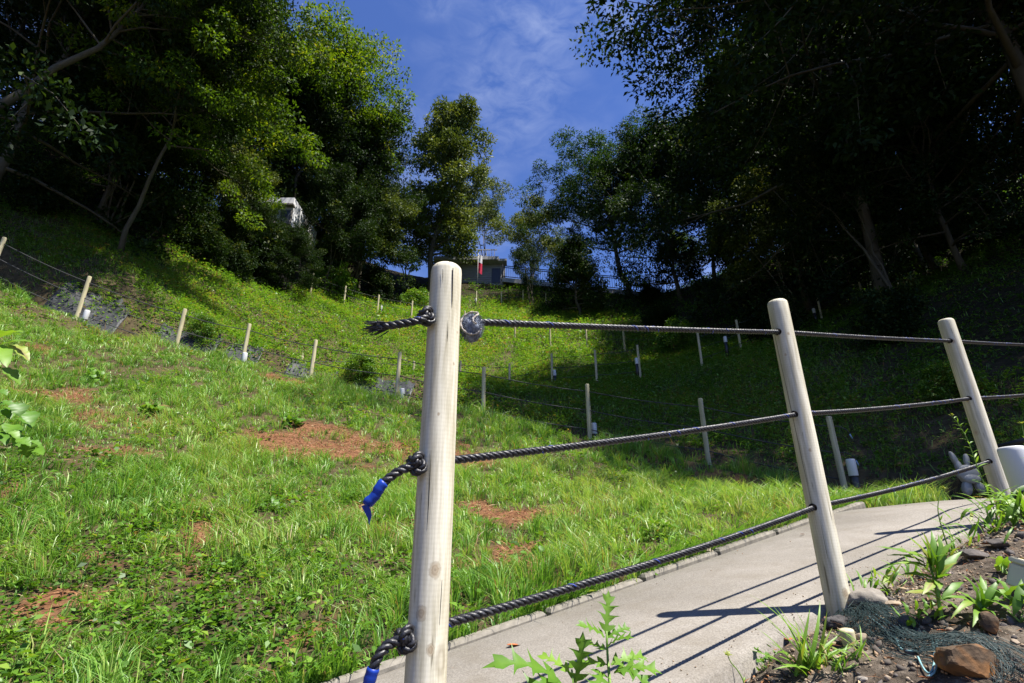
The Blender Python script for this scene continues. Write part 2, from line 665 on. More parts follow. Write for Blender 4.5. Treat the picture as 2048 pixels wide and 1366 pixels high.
def forest_mask(x, y):
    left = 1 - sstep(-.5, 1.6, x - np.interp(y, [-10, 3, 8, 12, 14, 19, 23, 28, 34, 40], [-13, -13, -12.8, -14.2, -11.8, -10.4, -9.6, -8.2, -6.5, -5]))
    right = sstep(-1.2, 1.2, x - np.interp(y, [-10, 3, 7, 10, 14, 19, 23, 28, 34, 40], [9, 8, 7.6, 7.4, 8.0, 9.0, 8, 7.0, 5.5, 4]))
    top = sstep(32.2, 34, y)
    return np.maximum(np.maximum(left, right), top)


m = NT('ground_soil')
co = m.coord()
kc = m.n('ShaderNodeSeparateColor'); m.l(m.attr('kinds', 'Color'), kc.inputs[0])
soil = m.ramp(m.noise(14, 5, .6, co), [(.25, (.030, .024, .014)), (.5, (.075, .058, .030)), (.8, (.13, .10, .055))])
straw = m.ramp(m.noise(38, 5, .7, co), [(.25, (.05, .026, .014)), (.5, (.18, .085, .042)), (.75, (.29, .155, .085))])
stony = m.mix(1.0, m.ramp(m.noise(26, 6, .75, co), [(.3, (.04, .034, .026)), (.5, (.14, .115, .09)), (.72, (.28, .24, .195))]), m.ramp(m.noise(5, 4, .6, co), [(.35, (.45, .43, .42)), (.65, (1.1, 1.08, 1.05))]), 'MULTIPLY')
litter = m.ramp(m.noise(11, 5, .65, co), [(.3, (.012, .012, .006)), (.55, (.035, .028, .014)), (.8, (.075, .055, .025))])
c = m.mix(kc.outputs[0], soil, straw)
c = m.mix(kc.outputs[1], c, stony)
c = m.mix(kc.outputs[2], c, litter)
m.princ(c, .95, .1, m.bump(m.noise(60, 6, .7, co), .7, .02))
M['ground'] = m.m

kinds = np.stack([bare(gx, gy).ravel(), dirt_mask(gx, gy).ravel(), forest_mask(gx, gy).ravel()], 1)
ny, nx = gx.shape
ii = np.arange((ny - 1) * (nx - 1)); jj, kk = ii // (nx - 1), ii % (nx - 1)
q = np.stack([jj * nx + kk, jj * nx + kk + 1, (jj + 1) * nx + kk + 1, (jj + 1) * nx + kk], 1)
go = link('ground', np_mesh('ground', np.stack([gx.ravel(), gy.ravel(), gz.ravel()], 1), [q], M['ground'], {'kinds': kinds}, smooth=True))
tag(go, 'grassy hillside with bare patches of reddish cut straw', kind='structure')

# ------------------------------------------------------------------ concrete path
m = NT('path_concrete')
co = m.coord()
big = m.noise(1.6, 4, .6, co)
fine = m.noise(160, 3, .7, co)
spk = m.n('ShaderNodeTexVoronoi'); spk.inputs['Scale'].default_value = 210; m.l(co, spk.inputs['Vector'])
base = m.ramp(big, [(.3, (.215, .20, .175)), (.7, (.31, .29, .26))])
c = m.mix(.8, base, m.ramp(fine, [(.3, (.5, .48, .46)), (.7, (1.15, 1.13, 1.1))]), 'MULTIPLY')
c = m.mix(.25, c, m.ramp(spk.outputs['Distance'], [(.1, (.4, .37, .34)), (.55, (1.25, 1.22, 1.2))]), 'MULTIPLY')
stain = m.noise(5, 5, .7, co, .4)
c = m.mix(m.math('MULTIPLY', m.math('SUBTRACT', stain, .47), 2.0), c, (.16, .135, .10))
m.princ(c, .9, .15, m.bump(fine, .35, .004))
M['path'] = m.m

tang = np.gradient(CL[:, :2], axis=0); tang /= np.linalg.norm(tang, axis=1)[:, None]
nor = np.stack([-tang[:, 1], tang[:, 0]], 1)
vs = []
NCS = [(-PATH_HW - .004, -.14), (-PATH_HW, -.012), (-PATH_HW + .014, 0.0), (0, .006), (PATH_HW - .014, 0.0), (PATH_HW, -.012), (PATH_HW + .004, -.14)]
for p, nn_ in zip(CL, nor):
    for k, (o_, dz) in enumerate(NCS):
        wob = .012 * (mnoise.noise(Vector((p[0] * 2.3, p[1] * 2.3, k))) if k < 3 else 0)
        vs.append((p[0] + nn_[0] * (o_ + wob), p[1] + nn_[1] * (o_ + wob), p[2] + dz))
W = len(NCS)
fq = [(i * W + k + 1, i * W + k, (i + 1) * W + k, (i + 1) * W + k + 1) for i in range(len(CL) - 1) for k in range(W - 1)]
po = link('path', np_mesh('path', vs, [np.array(fq)], M['path'], smooth=True))
tag(po, 'pale concrete footpath climbing past the rope fence', kind='structure')

# low kerb blocks along the far side of the path
M['kerb'] = plain('kerb_concrete', (.22, .20, .165), .9, .15, 30, .3, .3)
kerb = empty('kerb', tuple(CL[0]))
tag(kerb, 'low concrete kerb blocks between path and grass bank', kind='structure')
kb = MB()
bl, bw, bh = .56, .055, .12
kb.add([(-bl / 2, -bw / 2, -bh), (bl / 2, -bw / 2, -bh), (bl / 2, bw / 2, -bh), (-bl / 2, bw / 2, -bh),
        (-bl / 2, -bw / 2, -.012), (bl / 2, -bw / 2, -.012), (bl / 2, bw / 2, -.012), (-bl / 2, bw / 2, -.012),
        (-bl / 2 + .01, -bw / 2 + .01, 0), (bl / 2 - .01, -bw / 2 + .01, 0), (bl / 2 - .01, bw / 2 - .01, 0), (-bl / 2 + .01, bw / 2 - .01, 0)],
       [(3, 2, 1, 0), (0, 1, 5, 4), (1, 2, 6, 5), (2, 3, 7, 6), (3, 0, 4, 7), (4, 5, 9, 8), (5, 6, 10, 9), (6, 7, 11, 10), (7, 4, 8, 11), (8, 9, 10, 11)])
kme = kb.mesh('kerb_block', M['kerb'])
for s in np.arange(-2.2, 4.05, .575):
    p = sn(s, .49 + PATH_HW + .036)
    o = link('kerb_block', kme)
    o.parent = kerb
    o.matrix_parent_inverse = Matrix.Translation(-Vector(CL[0]))
    o.location = (p[0], p[1], float(path_z(s)) + .018 + random.uniform(-.006, .006))
    o.rotation_euler = (0, -math.atan(.187), math.atan2(DD[1], DD[0]) + random.uniform(-.012, .012))

# ------------------------------------------------------------------ wood, rope, tape
def post_wood(name, c_lo, c_hi, ring, ring_f=.10, knots=()):
    m = NT(name)
    co = m.coord('Object')
    grain = m.noise(70, 6, .7, m.coord('Object', (1, 1, .05)))
    c = m.ramp(grain, [(.34, c_lo), (.60, c_hi)])
    blot = m.noise(5, 4, .6, m.coord('Object', (1, 1, .45)))
    c = m.mix(m.math('MULTIPLY', m.math('SUBTRACT', blot, .46), 1.5), c, (.30, .27, .15))
    # rings left by the rounding machine
    wv = m.n('ShaderNodeTexWave', wave_type='BANDS', bands_direction='Z')
    wv.inputs['Scale'].default_value = ring
    wv.inputs['Distortion'].default_value = 3.0
    wv.inputs['Detail'].default_value = 2
    m.l(co, wv.inputs['Vector'])
    c = m.mix(ring_f, c, m.ramp(wv.outputs['Fac'], [(.25, (.62, .6, .52)), (.6, (1.06, 1.06, 1.06))]), 'MULTIPLY')
    # fine drying cracks along the grain
    ck = m.noise(85, 3, .5, m.coord('Object', (1.0, 1.0, .05)))
    c = m.mix(m.ramp(ck, [(.29, (.8, .8, .8)), (.325, (0, 0, 0))]), c, (.13, .11, .075))
    # grey-green weathering down the north side
    gm = m.n('ShaderNodeSeparateXYZ'); m.l(co, gm.inputs[0])
    c = m.mix(m.math('MULTIPLY', m.ramp(m.math('ADD', m.math('MULTIPLY', gm.outputs[0], -9.0), m.math('MULTIPLY', blot, .6)), [(.40, (0, 0, 0)), (.72, (1, 1, 1))]), .55), c, (.25, .235, .12))
    for (kx, ky, kz, ks) in knots:
        mp = m.n('ShaderNodeMapping'); mp.vector_type = 'POINT'
        mp.inputs['Location'].default_value = (-kx, -ky, -kz * .72); mp.inputs['Scale'].default_value = (1, 1, .72)
        m.l(co, mp.inputs['Vector'])
        ln_ = m.n('ShaderNodeVectorMath', operation='LENGTH'); m.l(mp.outputs[0], ln_.inputs[0])
        dn = m.math('ADD', m.math('DIVIDE', ln_.outputs['Value'], ks), m.math('MULTIPLY', m.math('SUBTRACT', m.noise(160, 3, .6, co), .5), .7))
        kcol = m.ramp(dn, [(.0, (.20, .14, .08)), (.2, (.42, .33, .22)), (.4, (.33, .25, .16)), (.6, (.50, .42, .30)), (.82, (.28, .21, .13)), (1.0, (.55, .49, .38))])
        c = m.mix(m.ramp(dn, [(.0, (.9, .9, .9)), (.8, (.75, .75, .75)), (1.0, (.35, .35, .35)), (1.0, (.2, .2, .2))]) if False else m.ramp(dn, [(.6, (.85, .85, .85)), (1.0, (0, 0, 0))]), c, kcol)
    # small knots
    vo = m.n('ShaderNodeTexVoronoi'); vo.inputs['Scale'].default_value = 6.5
    m.l(m.coord('Object', (1, 1, .55)), vo.inputs['Vector'])
    c = m.mix(m.ramp(vo.outputs['Distance'], [(.05, (.85, .85, .85)), (.085, (.1, .1, .1)), (.11, (.45, .45, .45)), (.15, (0, 0, 0))]), c, (.17, .12, .065))
    h = m.mix(.15, grain, wv.outputs['Fac'])
    m.princ(c, .78, .2, m.bump(h, .12, .0012))
    return m.m


M['post2'] = post_wood('treated_pine', (.36, .31, .18), (.58, .52, .34), 12)
M['rope'] = NT('black_rope')
_m = M['rope']
_n = _m.noise(90, 3, .6, _m.coord())
_m.princ(_m.ramp(_n, [(.3, (.006, .006, .008)), (.6, (.022, .022, .026)), (.78, (.07, .07, .08))]), .42, .5, _m.bump(_m.noise(260, 2, .6, _m.coord()), .5, .002))
M['rope'] = _m.m
M['blue_yarn'] = plain('blue_yarn', (.02, .05, .30), .45, .4, 60, .3)
M['tape'] = plain('blue_tape', (.008, .04, .30), .42, .35, 40, .35)
M['wire'] = plain('dark_line', (.05, .05, .048), .6, .3, 30, .3)
M['pale_tip'] = plain('pale_blue_tip', (.25, .38, .55), .5, .4, 30, .2)
M['hole'] = plain('painted_gap_shade', (.012, .010, .008), .9, .1, 30, .2)  # near-black painted shade for the rope holes, also laid on as cracks
M['knot_wood'] = plain('knot_wood', (.22, .15, .085), .85, .15, 90, .5, .4)


def twisted(pts, r, pitch=.055, blue=False, sides=6, per=9):
    """Three-strand laid rope swept along points; returns MB of black strands (and the blue marker strand)."""
    pts = [Vector(p) for p in pts]
    L = [0.0]
    for a, b in zip(pts, pts[1:]):
        L.append(L[-1] + (b - a).length)
    n = max(8, int(L[-1] / pitch * per))
    fine, u = [], None
    j = 0
    for i in range(n + 1):
        s = L[-1] * i / n
        while j < len(L) - 2 and L[j + 1] < s:
            j += 1
        t = (s - L[j]) / max(1e-9, L[j + 1] - L[j])
        fine.append(pts[j].lerp(pts[j + 1], t))
    frames = []
    for i in range(n + 1):
        t = (fine[min(i + 1, n)] - fine[max(i - 1, 0)]).normalized()
        if u is None:
            u = t.orthogonal().normalized()
        u = (u - t * u.dot(t)).normalized()
        frames.append((u.copy(), t.cross(u)))
    black, mark = MB(), MB()
    for k in range(3):
        line = []
        for i in range(n + 1):
            a = 2 * math.pi * (L[-1] * i / n / pitch + k / 3)
            uu, ww = frames[i]
            line.append(fine[i] + (uu * math.cos(a) + ww * math.sin(a)) * r * .5)
        black.tube(line, r * .54, sides)
        if blue and k == 0:
            seg = []
            for i in range(n + 1):
                a = 2 * math.pi * (L[-1] * i / n / pitch + k / 3 + .03)
                uu, ww = frames[i]
                seg.append(fine[i] + (uu * math.cos(a) + ww * math.sin(a)) * r * .92)
            i = 0
            while i < n:
                ln = 2 + random.randrange(3)
                if random.random() < .3 and i + ln < n:
                    mark.tube(seg[i:i + ln + 1], r * .17, 5)
                i += ln + 2
    return black, mark


def smooth_pts(ctrl, n=24):
    c = resample(np.array(ctrl, float), max(1e-3, np.linalg.norm(np.diff(np.array(ctrl, float), axis=0), axis=1).sum() / n))
    return [Vector(p) for p in c]


def fence_post(parent, base, h, r, mat, seed, sides=28, below=.2, ridge=False):
    """Round post with a chamfered, faintly domed top; origin at the ground."""
    rr = random.Random(seed)
    mb = MB()
    prof = [(r * 1.02, -below), (r * 1.02, h * .12), (r * 1.0, h * .3), (r * 1.01, h * .5), (r * .985, h * .7), (r * .98, h * .88), (r * .965, h - .016), (r * .93, h - .007), (r * .80, h - .001), (r * .4, h + .001)]
    prof2 = []
    for (a, b) in zip(prof, prof[1:]):
        prof2.append(a)
        if b[1] - a[1] > .12:
            for t in (.33, .66):
                prof2.append((a[0] + (b[0] - a[0]) * t, a[1] + (b[1] - a[1]) * t))
    prof2.append(prof[-1])
    mb.lathe(prof2, sides)
    off = rr.uniform(0, 50)
    mb.v = [(x * (1 + .008 * mnoise.noise(Vector((x * 22 + off, y * 22, z * 2.2)))), y * (1 + .008 * mnoise.noise(Vector((x * 22, y * 22 + off, z * 2.2)))), z) for x, y, z in mb.v]
    o = mb.build('post', mat, parent, smooth=True)
    o.location = tuple(Vector(base) - parent.location)
    o.rotation_euler = (rr.uniform(-.006, .006), rr.uniform(-.006, .006), rr.uniform(0, 6))
    return o


# ------------------------------------------------------------------ near rope fence beside the path
NP = [(-.16, 1.107, .618), (1.066, 1.867, .886), (2.385, 2.59, 1.117)]           # x, y, top z
NB = [-.52, -.25, .06]
ROPE_Z = [(.471, .752, .992), (.145, .4257, .673), (-.1666, .101, .354)]
PR = .0385
fence = empty('rope_fence', (-.16, 1.107, -.52))
tag(fence, 'tall round timber posts with three thick black ropes beside concrete path', 'fence')
floc = Vector(fence.location)
near_posts = []


def knot_at(k, px, py, size):
    x, y, zt = NP[k]
    r0 = ray(px, py)
    A = r0[0] ** 2 + 1; B = -2 * (r0[0] * x + y); C_ = x * x + y * y - PR ** 2
    t = (-B - math.sqrt(max(0, B * B - 4 * A * C_))) / (2 * A)
    p = r0 * t
    return (p[0] - x, p[1] - y, p[2] - NB[k], size)


KNOTS = [[(870, 1140, .0135), (842, 1227, .012), (861, 1300, .009), (877, 828, .0035), (908, 727, .004), (915, 665, .0035)],
         [(1546, 618, .0035), (1577, 667, .006), (1571, 709, .005), (1691, 1187, .014), (1620, 900, .006)], [(1906, 682, .012), (1952, 865, .013), (1935, 800, .005)]]
for k, ((x, y, zt), zb) in enumerate(zip(NP, NB)):
    near_posts.append(fence_post(fence, (x, y, zb), zt - zb, PR, post_wood('weathered_pine', (.44, .395, .28), (.78, .73, .585), 34, .09, [knot_at(k, *q) for q in KNOTS[k]]), 5 + k, 40))
    near_posts[-1].rotation_euler = (0, 0, 0)
end_post = fence_post(fence, (3.705, 3.31, .30), 1.06, PR, M['post2'], 31, 24)
fdir = Vector((.845, .525, .17)).normalized()


def rel(mb, name, mat, parent, origin, smooth=True):
    """Link a mesh given in world coordinates under a parent whose world position is origin."""
    o = mb.build(name, mat, parent, smooth)
    o.location = -Vector(origin)
    return o


ends = Vector((2.385, 2.59, 0)) + Vector((1.32, .72, 0))
for r_i, zs in enumerate(ROPE_Z):
    pts = [Vector((NP[0][0] - .02, NP[0][1] - .012, zs[0])), Vector((NP[1][0], NP[1][1], zs[1])), Vector((NP[2][0], NP[2][1], zs[2])), Vector((ends.x, ends.y, zs[2] + .243))]
    line = []
    for a, b in zip(pts, pts[1:]):
        for i in range(16):
            t = i / 16
            p = a.lerp(b, t)
            p.z -= (.004, .008, .012)[r_i] * 4 * t * (1 - t)
            line.append(p)
    line.append(pts[-1])
    bl_, mk_ = twisted(line, .0094, .046, True)
    ro = rel(bl_, 'rope', M['rope'], fence, floc)
    rel(mk_, 'marker_yarn', M['blue_yarn'], ro, (0, 0, 0))['kind'] = 'stuff'
    # stopper knot pressed against the post on its left side
    kc_ = Vector((NP[0][0], NP[0][1], zs[0])) - fdir * .052 + Vector((.010, -.018, .004))
    kn = []
    for i in range(61):
        a = 2 * math.pi * i / 60
        kx = math.sin(a) + 2 * math.sin(2 * a); ky = math.cos(a) - 2 * math.cos(2 * a); kz = -math.sin(3 * a)
        e1 = Vector((-.35, .25, .9)).normalized(); e3 = fdir; e2 = e3.cross(e1).normalized()
        kn.append(kc_ + e1 * (ky * .0060) + e2 * (kx * .0052) + e3 * (kz * .0092))
    kb_, km_ = twisted(kn, .0094, .042, True)
    ko = rel(kb_, 'knot', M['rope'], ro, (0, 0, 0))
    # loose tail
    D0 = 1.07
    if r_i == 0:
        ctrl = [kc_ + Vector((.0, -.01, -.006)), at(842, 640, 1.04), at(800, 648, 1.03), at(752, 655, 1.03)]
    elif r_i == 1:
        ctrl = [kc_ + Vector((.0, -.01, .004)), at(822, 932, 1.05), at(795, 944, 1.04), at(765, 968, 1.03), at(750, 992, 1.03), at(735, 1006, 1.03)]
    else:
        ctrl = [kc_ + Vector((.0, -.01, .004)), at(800, 1280, 1.05), at(775, 1290, 1.04), at(755, 1315, 1.03), at(745, 1342, 1.03), at(732, 1385, 1.03)]
    line = smooth_pts(ctrl, 30)
    tb, tm = twisted(line, .0096, .045, True)
    to_ = rel(tb, 'rope_tail', M['rope'], ro, (0, 0, 0))
    rel(tm, 'marker_yarn', M['blue_yarn'], ro, (0, 0, 0))['kind'] = 'stuff'
    if r_i == 0:          # frayed end
        fr = MB()
        e, d_ = line[-1], (line[-1] - line[-4]).normalized()
        for i in range(46):
            v = Vector((random.gauss(0, 1), random.gauss(0, 1), random.gauss(0, 1))) * .006
            w_ = Vector((random.gauss(0, 1), random.gauss(0, 1), random.gauss(0, 1))) * .0028
            fr.tube([e - d_ * .02 + v * .6, e + v, e + d_ * random.uniform(.008, .02) + v * 1.25 + w_], [.0016, .0014, .0008], 4)
        rel(fr, 'frayed_end', M['rope'], ro, (0, 0, 0))
    else:                 # blue tape wrapped round the end
        k0 = int(len(line) * (.60 if r_i == 1 else .66))
        tl = line[k0:]
        tp = MB()
        rads = [  .0106 + .0005 * math.sin(i * 2.1) + .0004 * math.sin(i * .7) for i in range(len(tl))]
        tl2 = tl + [tl[-1] + (tl[-1] - tl[-3]).normalized() * .005]
        tp.tube(tl2, rads + [.0085], 14)
        rel(tp, 'tape', M['tape'], ro, (0, 0, 0))
        if r_i == 1:
            fl = MB()
            a0, a1, a2, a3 = at(728, 1010, 1.025), at(735, 1022, 1.02), at(739, 1034, 1.02), at(738, 1048, 1.025)
            ws = (.006, .0062, .0045, .001)
            vv, ff = [], []
            for p, w_ in zip((a0, a1, a2, a3), ws):
                vv += [Vector(p) + Vector((-w_, .004, -.002)), Vector(p) + Vector((w_, -.003, .002))]
            vv += [v + Vector((0, .0012, .0004)) for v in vv]
            for i in range(3):
                ff += [(2 * i, 2 * i + 1, 2 * i + 3, 2 * i + 2), (8 + 2 * i + 1, 8 + 2 * i, 8 + 2 * i + 2, 8 + 2 * i + 3)]
            fl.add(vv, ff)
            rel(fl, 'tape_flap', M['tape'], ro, (0, 0, 0))
    # rope holes: a black plug paints the hole's shade where the rope enters
    for k in (1, 2):
        hp = MB()
        c0 = Vector((NP[k][0], NP[k][1], zs[k])) - fdir * (PR - .004)
        hp.tube([c0 - fdir * .0055, c0 + fdir * .004], .0138, 14)
        h_ = rel(hp, 'rope_hole_shade', M['hole'], near_posts[k], (0, 0, 0))
        h_.matrix_parent_inverse = near_posts[k].matrix_basis.inverted() @ Matrix.Translation(-floc)
        h_.location = (0, 0, 0)


# drying crack down the face of the foremost post: a thin V-shaped groove lip
def groove(k, pts):
    x, y, zt = NP[k]
    mb = MB(); vs_ = []
    for px, py, w_ in pts:
        r0 = ray(px, py)
        A = r0[0] ** 2 + 1; B = -2 * (r0[0] * x + y); C_ = x * x + y * y - (PR * 1.012) ** 2
        t = (-B - math.sqrt(max(0, B * B - 4 * A * C_))) / (2 * A)
        p = Vector(r0 * t); nrm = Vector((p.x - x, p.y - y, 0)).normalized(); e2 = nrm.cross(Vector((0, 0, 1)))
        vs_ += [p - e2 * w_, p + nrm * .0002, p + e2 * w_]
    fs_ = []
    for i in range(len(pts) - 1):
        fs_ += [(3 * i, 3 * i + 1, 3 * i + 4, 3 * i + 3), (3 * i + 1, 3 * i + 2, 3 * i + 5, 3 * i + 4)]
    mb.add(vs_, fs_)
    o = mb.build('crack', M['hole'], near_posts[k], False)
    o.matrix_parent_inverse = near_posts[k].matrix_basis.inverted() @ Matrix.Translation(-floc)


groove(0, [(906, 536, .0010), (905.5, 552, .0013), (905, 575, .0012), (904.5, 600, .0009), (904, 616, .0002)])
groove(0, [(885.5, 538, .0004), (885.5, 552, .0007), (885, 567, .0001)])
groove(1, [(1541, 632, .0002), (1556, 700, .0006), (1578, 800, .0008), (1602, 910, .0007), (1624, 1010, .0004)])
groove(1, [(1640, 1040, .0001), (1652, 1100, .0005), (1664, 1160, .0002)])
groove(2, [(1898, 645, .0003), (1903, 660, .0006), (1909, 676, .0002)])
groove(0, [(862, 900, .0001), (860, 950, .0006), (857, 1010, .0007), (854, 1060, .0001)])
groove(0, [(884, 1160, .0003), (882, 1200, .0007), (879, 1250, .0002)])
groove(0, [(896, 640, .0001), (895.5, 670, .0006), (895, 684, .0001)])

# ------------------------------------------------------------------ smaller fences on the hill
POST_R = .037


def hill_fence(name, tops, label, ropes=(.13, .46, .785), rr=.008, sides=12):
    p0 = at(*tops[0])
    root = empty(name, (p0[0], p0[1], p0[2] - POST_H))
    tag(root, label, 'fence', 'post and rope fences up the hillside')
    ps = []
    for k, t in enumerate(tops):
        p = at(*t)
        fence_post(root, (p[0], p[1], p[2] - POST_H), POST_H, POST_R * (1.18 if p[1] > 18 else 1), M['post2'], hash((name, k)) % 999, sides, .45)
        ps.append(Vector(p))
    for dz in ropes:
        line = []
        for a, b in zip(ps, ps[1:]):
            for i in range(8):
                t = i / 8
                p = a.lerp(b, t); p.z -= dz + .03 * 4 * t * (1 - t)
                line.append(p)
        line.append(ps[-1] - Vector((0, 0, dz)))
        rel(MB().tube(line, rr, 5), 'rope', M['wire'], root, root.location)
    return root, ps


f2, f2p = hill_fence('post_fence', FENCE2, 'light timber posts and thin ropes along grass crest above concrete path', sides=16, rr=.0085)
for dz in (.13, .46):          # loose rope ends at the last post by the bend
    a = f2p[0] - Vector((0, 0, dz))
    rel(MB().tube([a, a + Vector((.10, -.02, .0)), a + Vector((.17, -.03, -.045)), a + Vector((.20, -.03, -.10))], .007, 6), 'rope_end', M['wire'], f2, f2.location)
    rel(MB().tube([a + Vector((.20, -.03, -.10)), a + Vector((.22, -.03, -.16))], .008, 6), 'rope_tip', M['pale_tip'], f2, f2.location)
hill_fence('post_fence', FENCE3, 'second row of timber posts up the hollow, behind the grass crest')
hill_fence('post_fence', FENCE3B, 'timber posts climbing the dark shaded slope at right', sides=8)
hill_fence('post_fence', FENCE4, 'third row of timber posts curving down from trees on the left', (.13, .5), .009, 8)
hill_fence('post_fence', FENCE5, 'topmost row of small timber posts below the wooden building', (.13, .5), .010, 8)

# ------------------------------------------------------------------ bollard lights
M['diffuser'] = plain('white_diffuser', (.6, .6, .6), .35, .4, 5, .04)
M['black_metal'] = plain('black_metal', (.012, .012, .013), .4, .5, 30, .3)


def bollard(base, label, tilt=(0, 0)):
    b = empty('bollard_light', base)
    b.rotation_euler = (tilt[0], tilt[1], random.uniform(0, 6))
    tag(b, label, 'light', 'white topped bollard lights along the path')
    MB().lathe([(.048, -.2), (.048, .30), (.044, .305)], 20).build('base', M['black_metal'], b, True)
    d_ = MB().lathe([(.046, .303), (.049, .31), (.049, .475), (.0475, .489), (.043, .496), (.02, .4985)], 24).build('diffuser', M['diffuser'], b, True)
    MB().lathe([(.0495, .296), (.0515, .3), (.0515, .308), (.0495, .311)], 24).build('collar', M['black_metal'], b, True)
    return b


def bollard_px(px, py, D, label):
    """py: top of the white cap."""
    p = at(px, py, D)
    bollard((p[0], p[1], p[2] - .498), label, (random.uniform(-.02, .02), random.uniform(-.02, .02)))


bollard_px(2024, 893, 2.25, 'large white topped light beside the rightmost rope fence post')
bollard_px(1699, 918, 5.9, 'white and black light at the bend of the path, beside last crest post')
bollard_px(1188, 846, 8.6, 'white light behind the grass crest, right of the vertical post below the shade')
bollard_px(805, 777, 9.2, 'white light just left of the foremost post on the grass crest')
bollard_px(491, 706, 9.4, 'white light at the foot of a leaning crest post above black sheeting')
bollard_px(174, 621, 9.0, 'leftmost white light, beside a post and black sheeting')
bollard_px(715, 755, 13.9, 'white light at the left of the second row of posts')
bollard_px(921, 755, 15.4, 'white light touching the right edge of the foremost post')
bollard_px(1109, 740, 14.9, 'white light standing inside the edge of the tree shade')
bollard_px(1272, 716, 14.0, 'dim white light in shade under the long top rope')
bollard_px(1449, 673, 14.0, 'dim white light in the shade left of the second rope fence post')
bollard_px(763, 612, 23.3, 'small white light on the sunny slope right of a third row post')
bollard_px(562, 548, 20.9, 'small white light beside a post at the left forest edge')
bollard_px(952, 597, 31.9, 'tiny white light in the topmost row below the flag')
bollard_px(1627, 617, 16.9, 'dim white light beside a post on the dark right slope')
bollard_px(1824, 578, 17.9, 'faint white light highest on the dark right slope')

# ------------------------------------------------------------------ grey rag tied beside the foremost post
m = NT('grey_blue_towelling')
co = m.coord()
nz = m.noise(130, 5, .75, co)
c = m.ramp(nz, [(.3, (.10, .12, .165)), (.5, (.18, .205, .26)), (.72, (.34, .37, .44))])
m.princ(c, .95, .05, m.bump(nz, .35, .003))
M['rag'] = m.m
M['rag_hem'] = plain('rag_hem', (.42, .38, .33), .95, .05, 120, .35, .6)
rc = Vector(at(943, 655, 1.13))
rag = empty('rag', tuple(rc))
tag(rag, 'grey blue towelling rag bunched on the top rope beside foremost post', 'rag')
bm = bmesh.new()
bmesh.ops.create_icosphere(bm, subdivisions=4, radius=1.0)
for v in bm.verts:
    n_ = v.co.normalized()
    f = .88 + .28 * mnoise.noise(n_ * 1.7 + Vector((3, 1, 0))) - .14 * abs(mnoise.noise(n_ * 2.6 + Vector((0, 4, 1)))) + .10 * abs(mnoise.noise(n_ * 5.2)) + .06 * mnoise.noise(n_ * 14)
    v.co = Vector((n_.x * .0285, n_.y * .027, n_.z * .034)) * f
    v.co += Vector((-.004 * n_.z, 0, -.004 * max(0, -n_.z)))
me = bpy.data.meshes.new('cloth'); bm.to_mesh(me); bm.free()
me.polygons.foreach_set('use_smooth', [True] * len(me.polygons)); me.materials.append(M['rag'])
link('cloth', me, rag)
hem = MB()
loop = []
for i in range(40):
    a = math.pi * 2 * i / 39 * .78 + .9
    loop.append(Vector((math.cos(a) * .0255 + .002, -.0205 - .004 * math.sin(2 * a), math.sin(a) * .028 + .003)))
hem.tube(loop, [.0022 + .0008 * math.sin(i * 1.3) for i in range(40)], 7)
hem.tube([loop[0], loop[0] + Vector((-.012, -.004, -.012)), loop[0] + Vector((-.012, -.006, -.022)), loop[0] + Vector((-.004, -.006, -.028))], .0022, 7)
hem.build('hem', M['rag_hem'], rag, True)
fz = MB()
for i in range(900):
    n_ = Vector((random.gauss(0, 1), random.gauss(0, 1), random.gauss(0, 1))).normalized()
    if n_.y > .5: continue
    p = Vector((n_.x * .0275, n_.y * .026, n_.z * .033))
    fz.tube([p * .9, p * 1.16 + Vector((0, 0, .0015))], [.0006, .0003], 3, False)
fz.build('fuzz', M['rag'], rag)

# ------------------------------------------------------------------ trees
def leaves_arr(P, A, Nrm, L, Wd, tint, fold=.25):
    """Folded diamond leaves: P base (N,3), A unit axis, Nrm unit normal."""
    Bv = np.cross(A, Nrm); Bv /= np.linalg.norm(Bv, axis=1)[:, None] + 1e-9
    L = L[:, None]; Wd = Wd[:, None]
    mid = P + A * L * .45
    v0 = P; v2 = P + A * L - Nrm * L * .12
    up = Nrm * Wd * fold
    v1 = mid + Bv * Wd * .5 + up; v3 = mid - Bv * Wd * .5 + up
    V = np.stack([v0, v1, v2, v3], 1).reshape(-1, 3)
    F_ = np.arange(len(P) * 4).reshape(-1, 4)
    return V, F_, np.repeat(tint, 4)


def unit(v):
    return v / (np.linalg.norm(v, axis=1)[:, None] + 1e-9)


TREE = {}


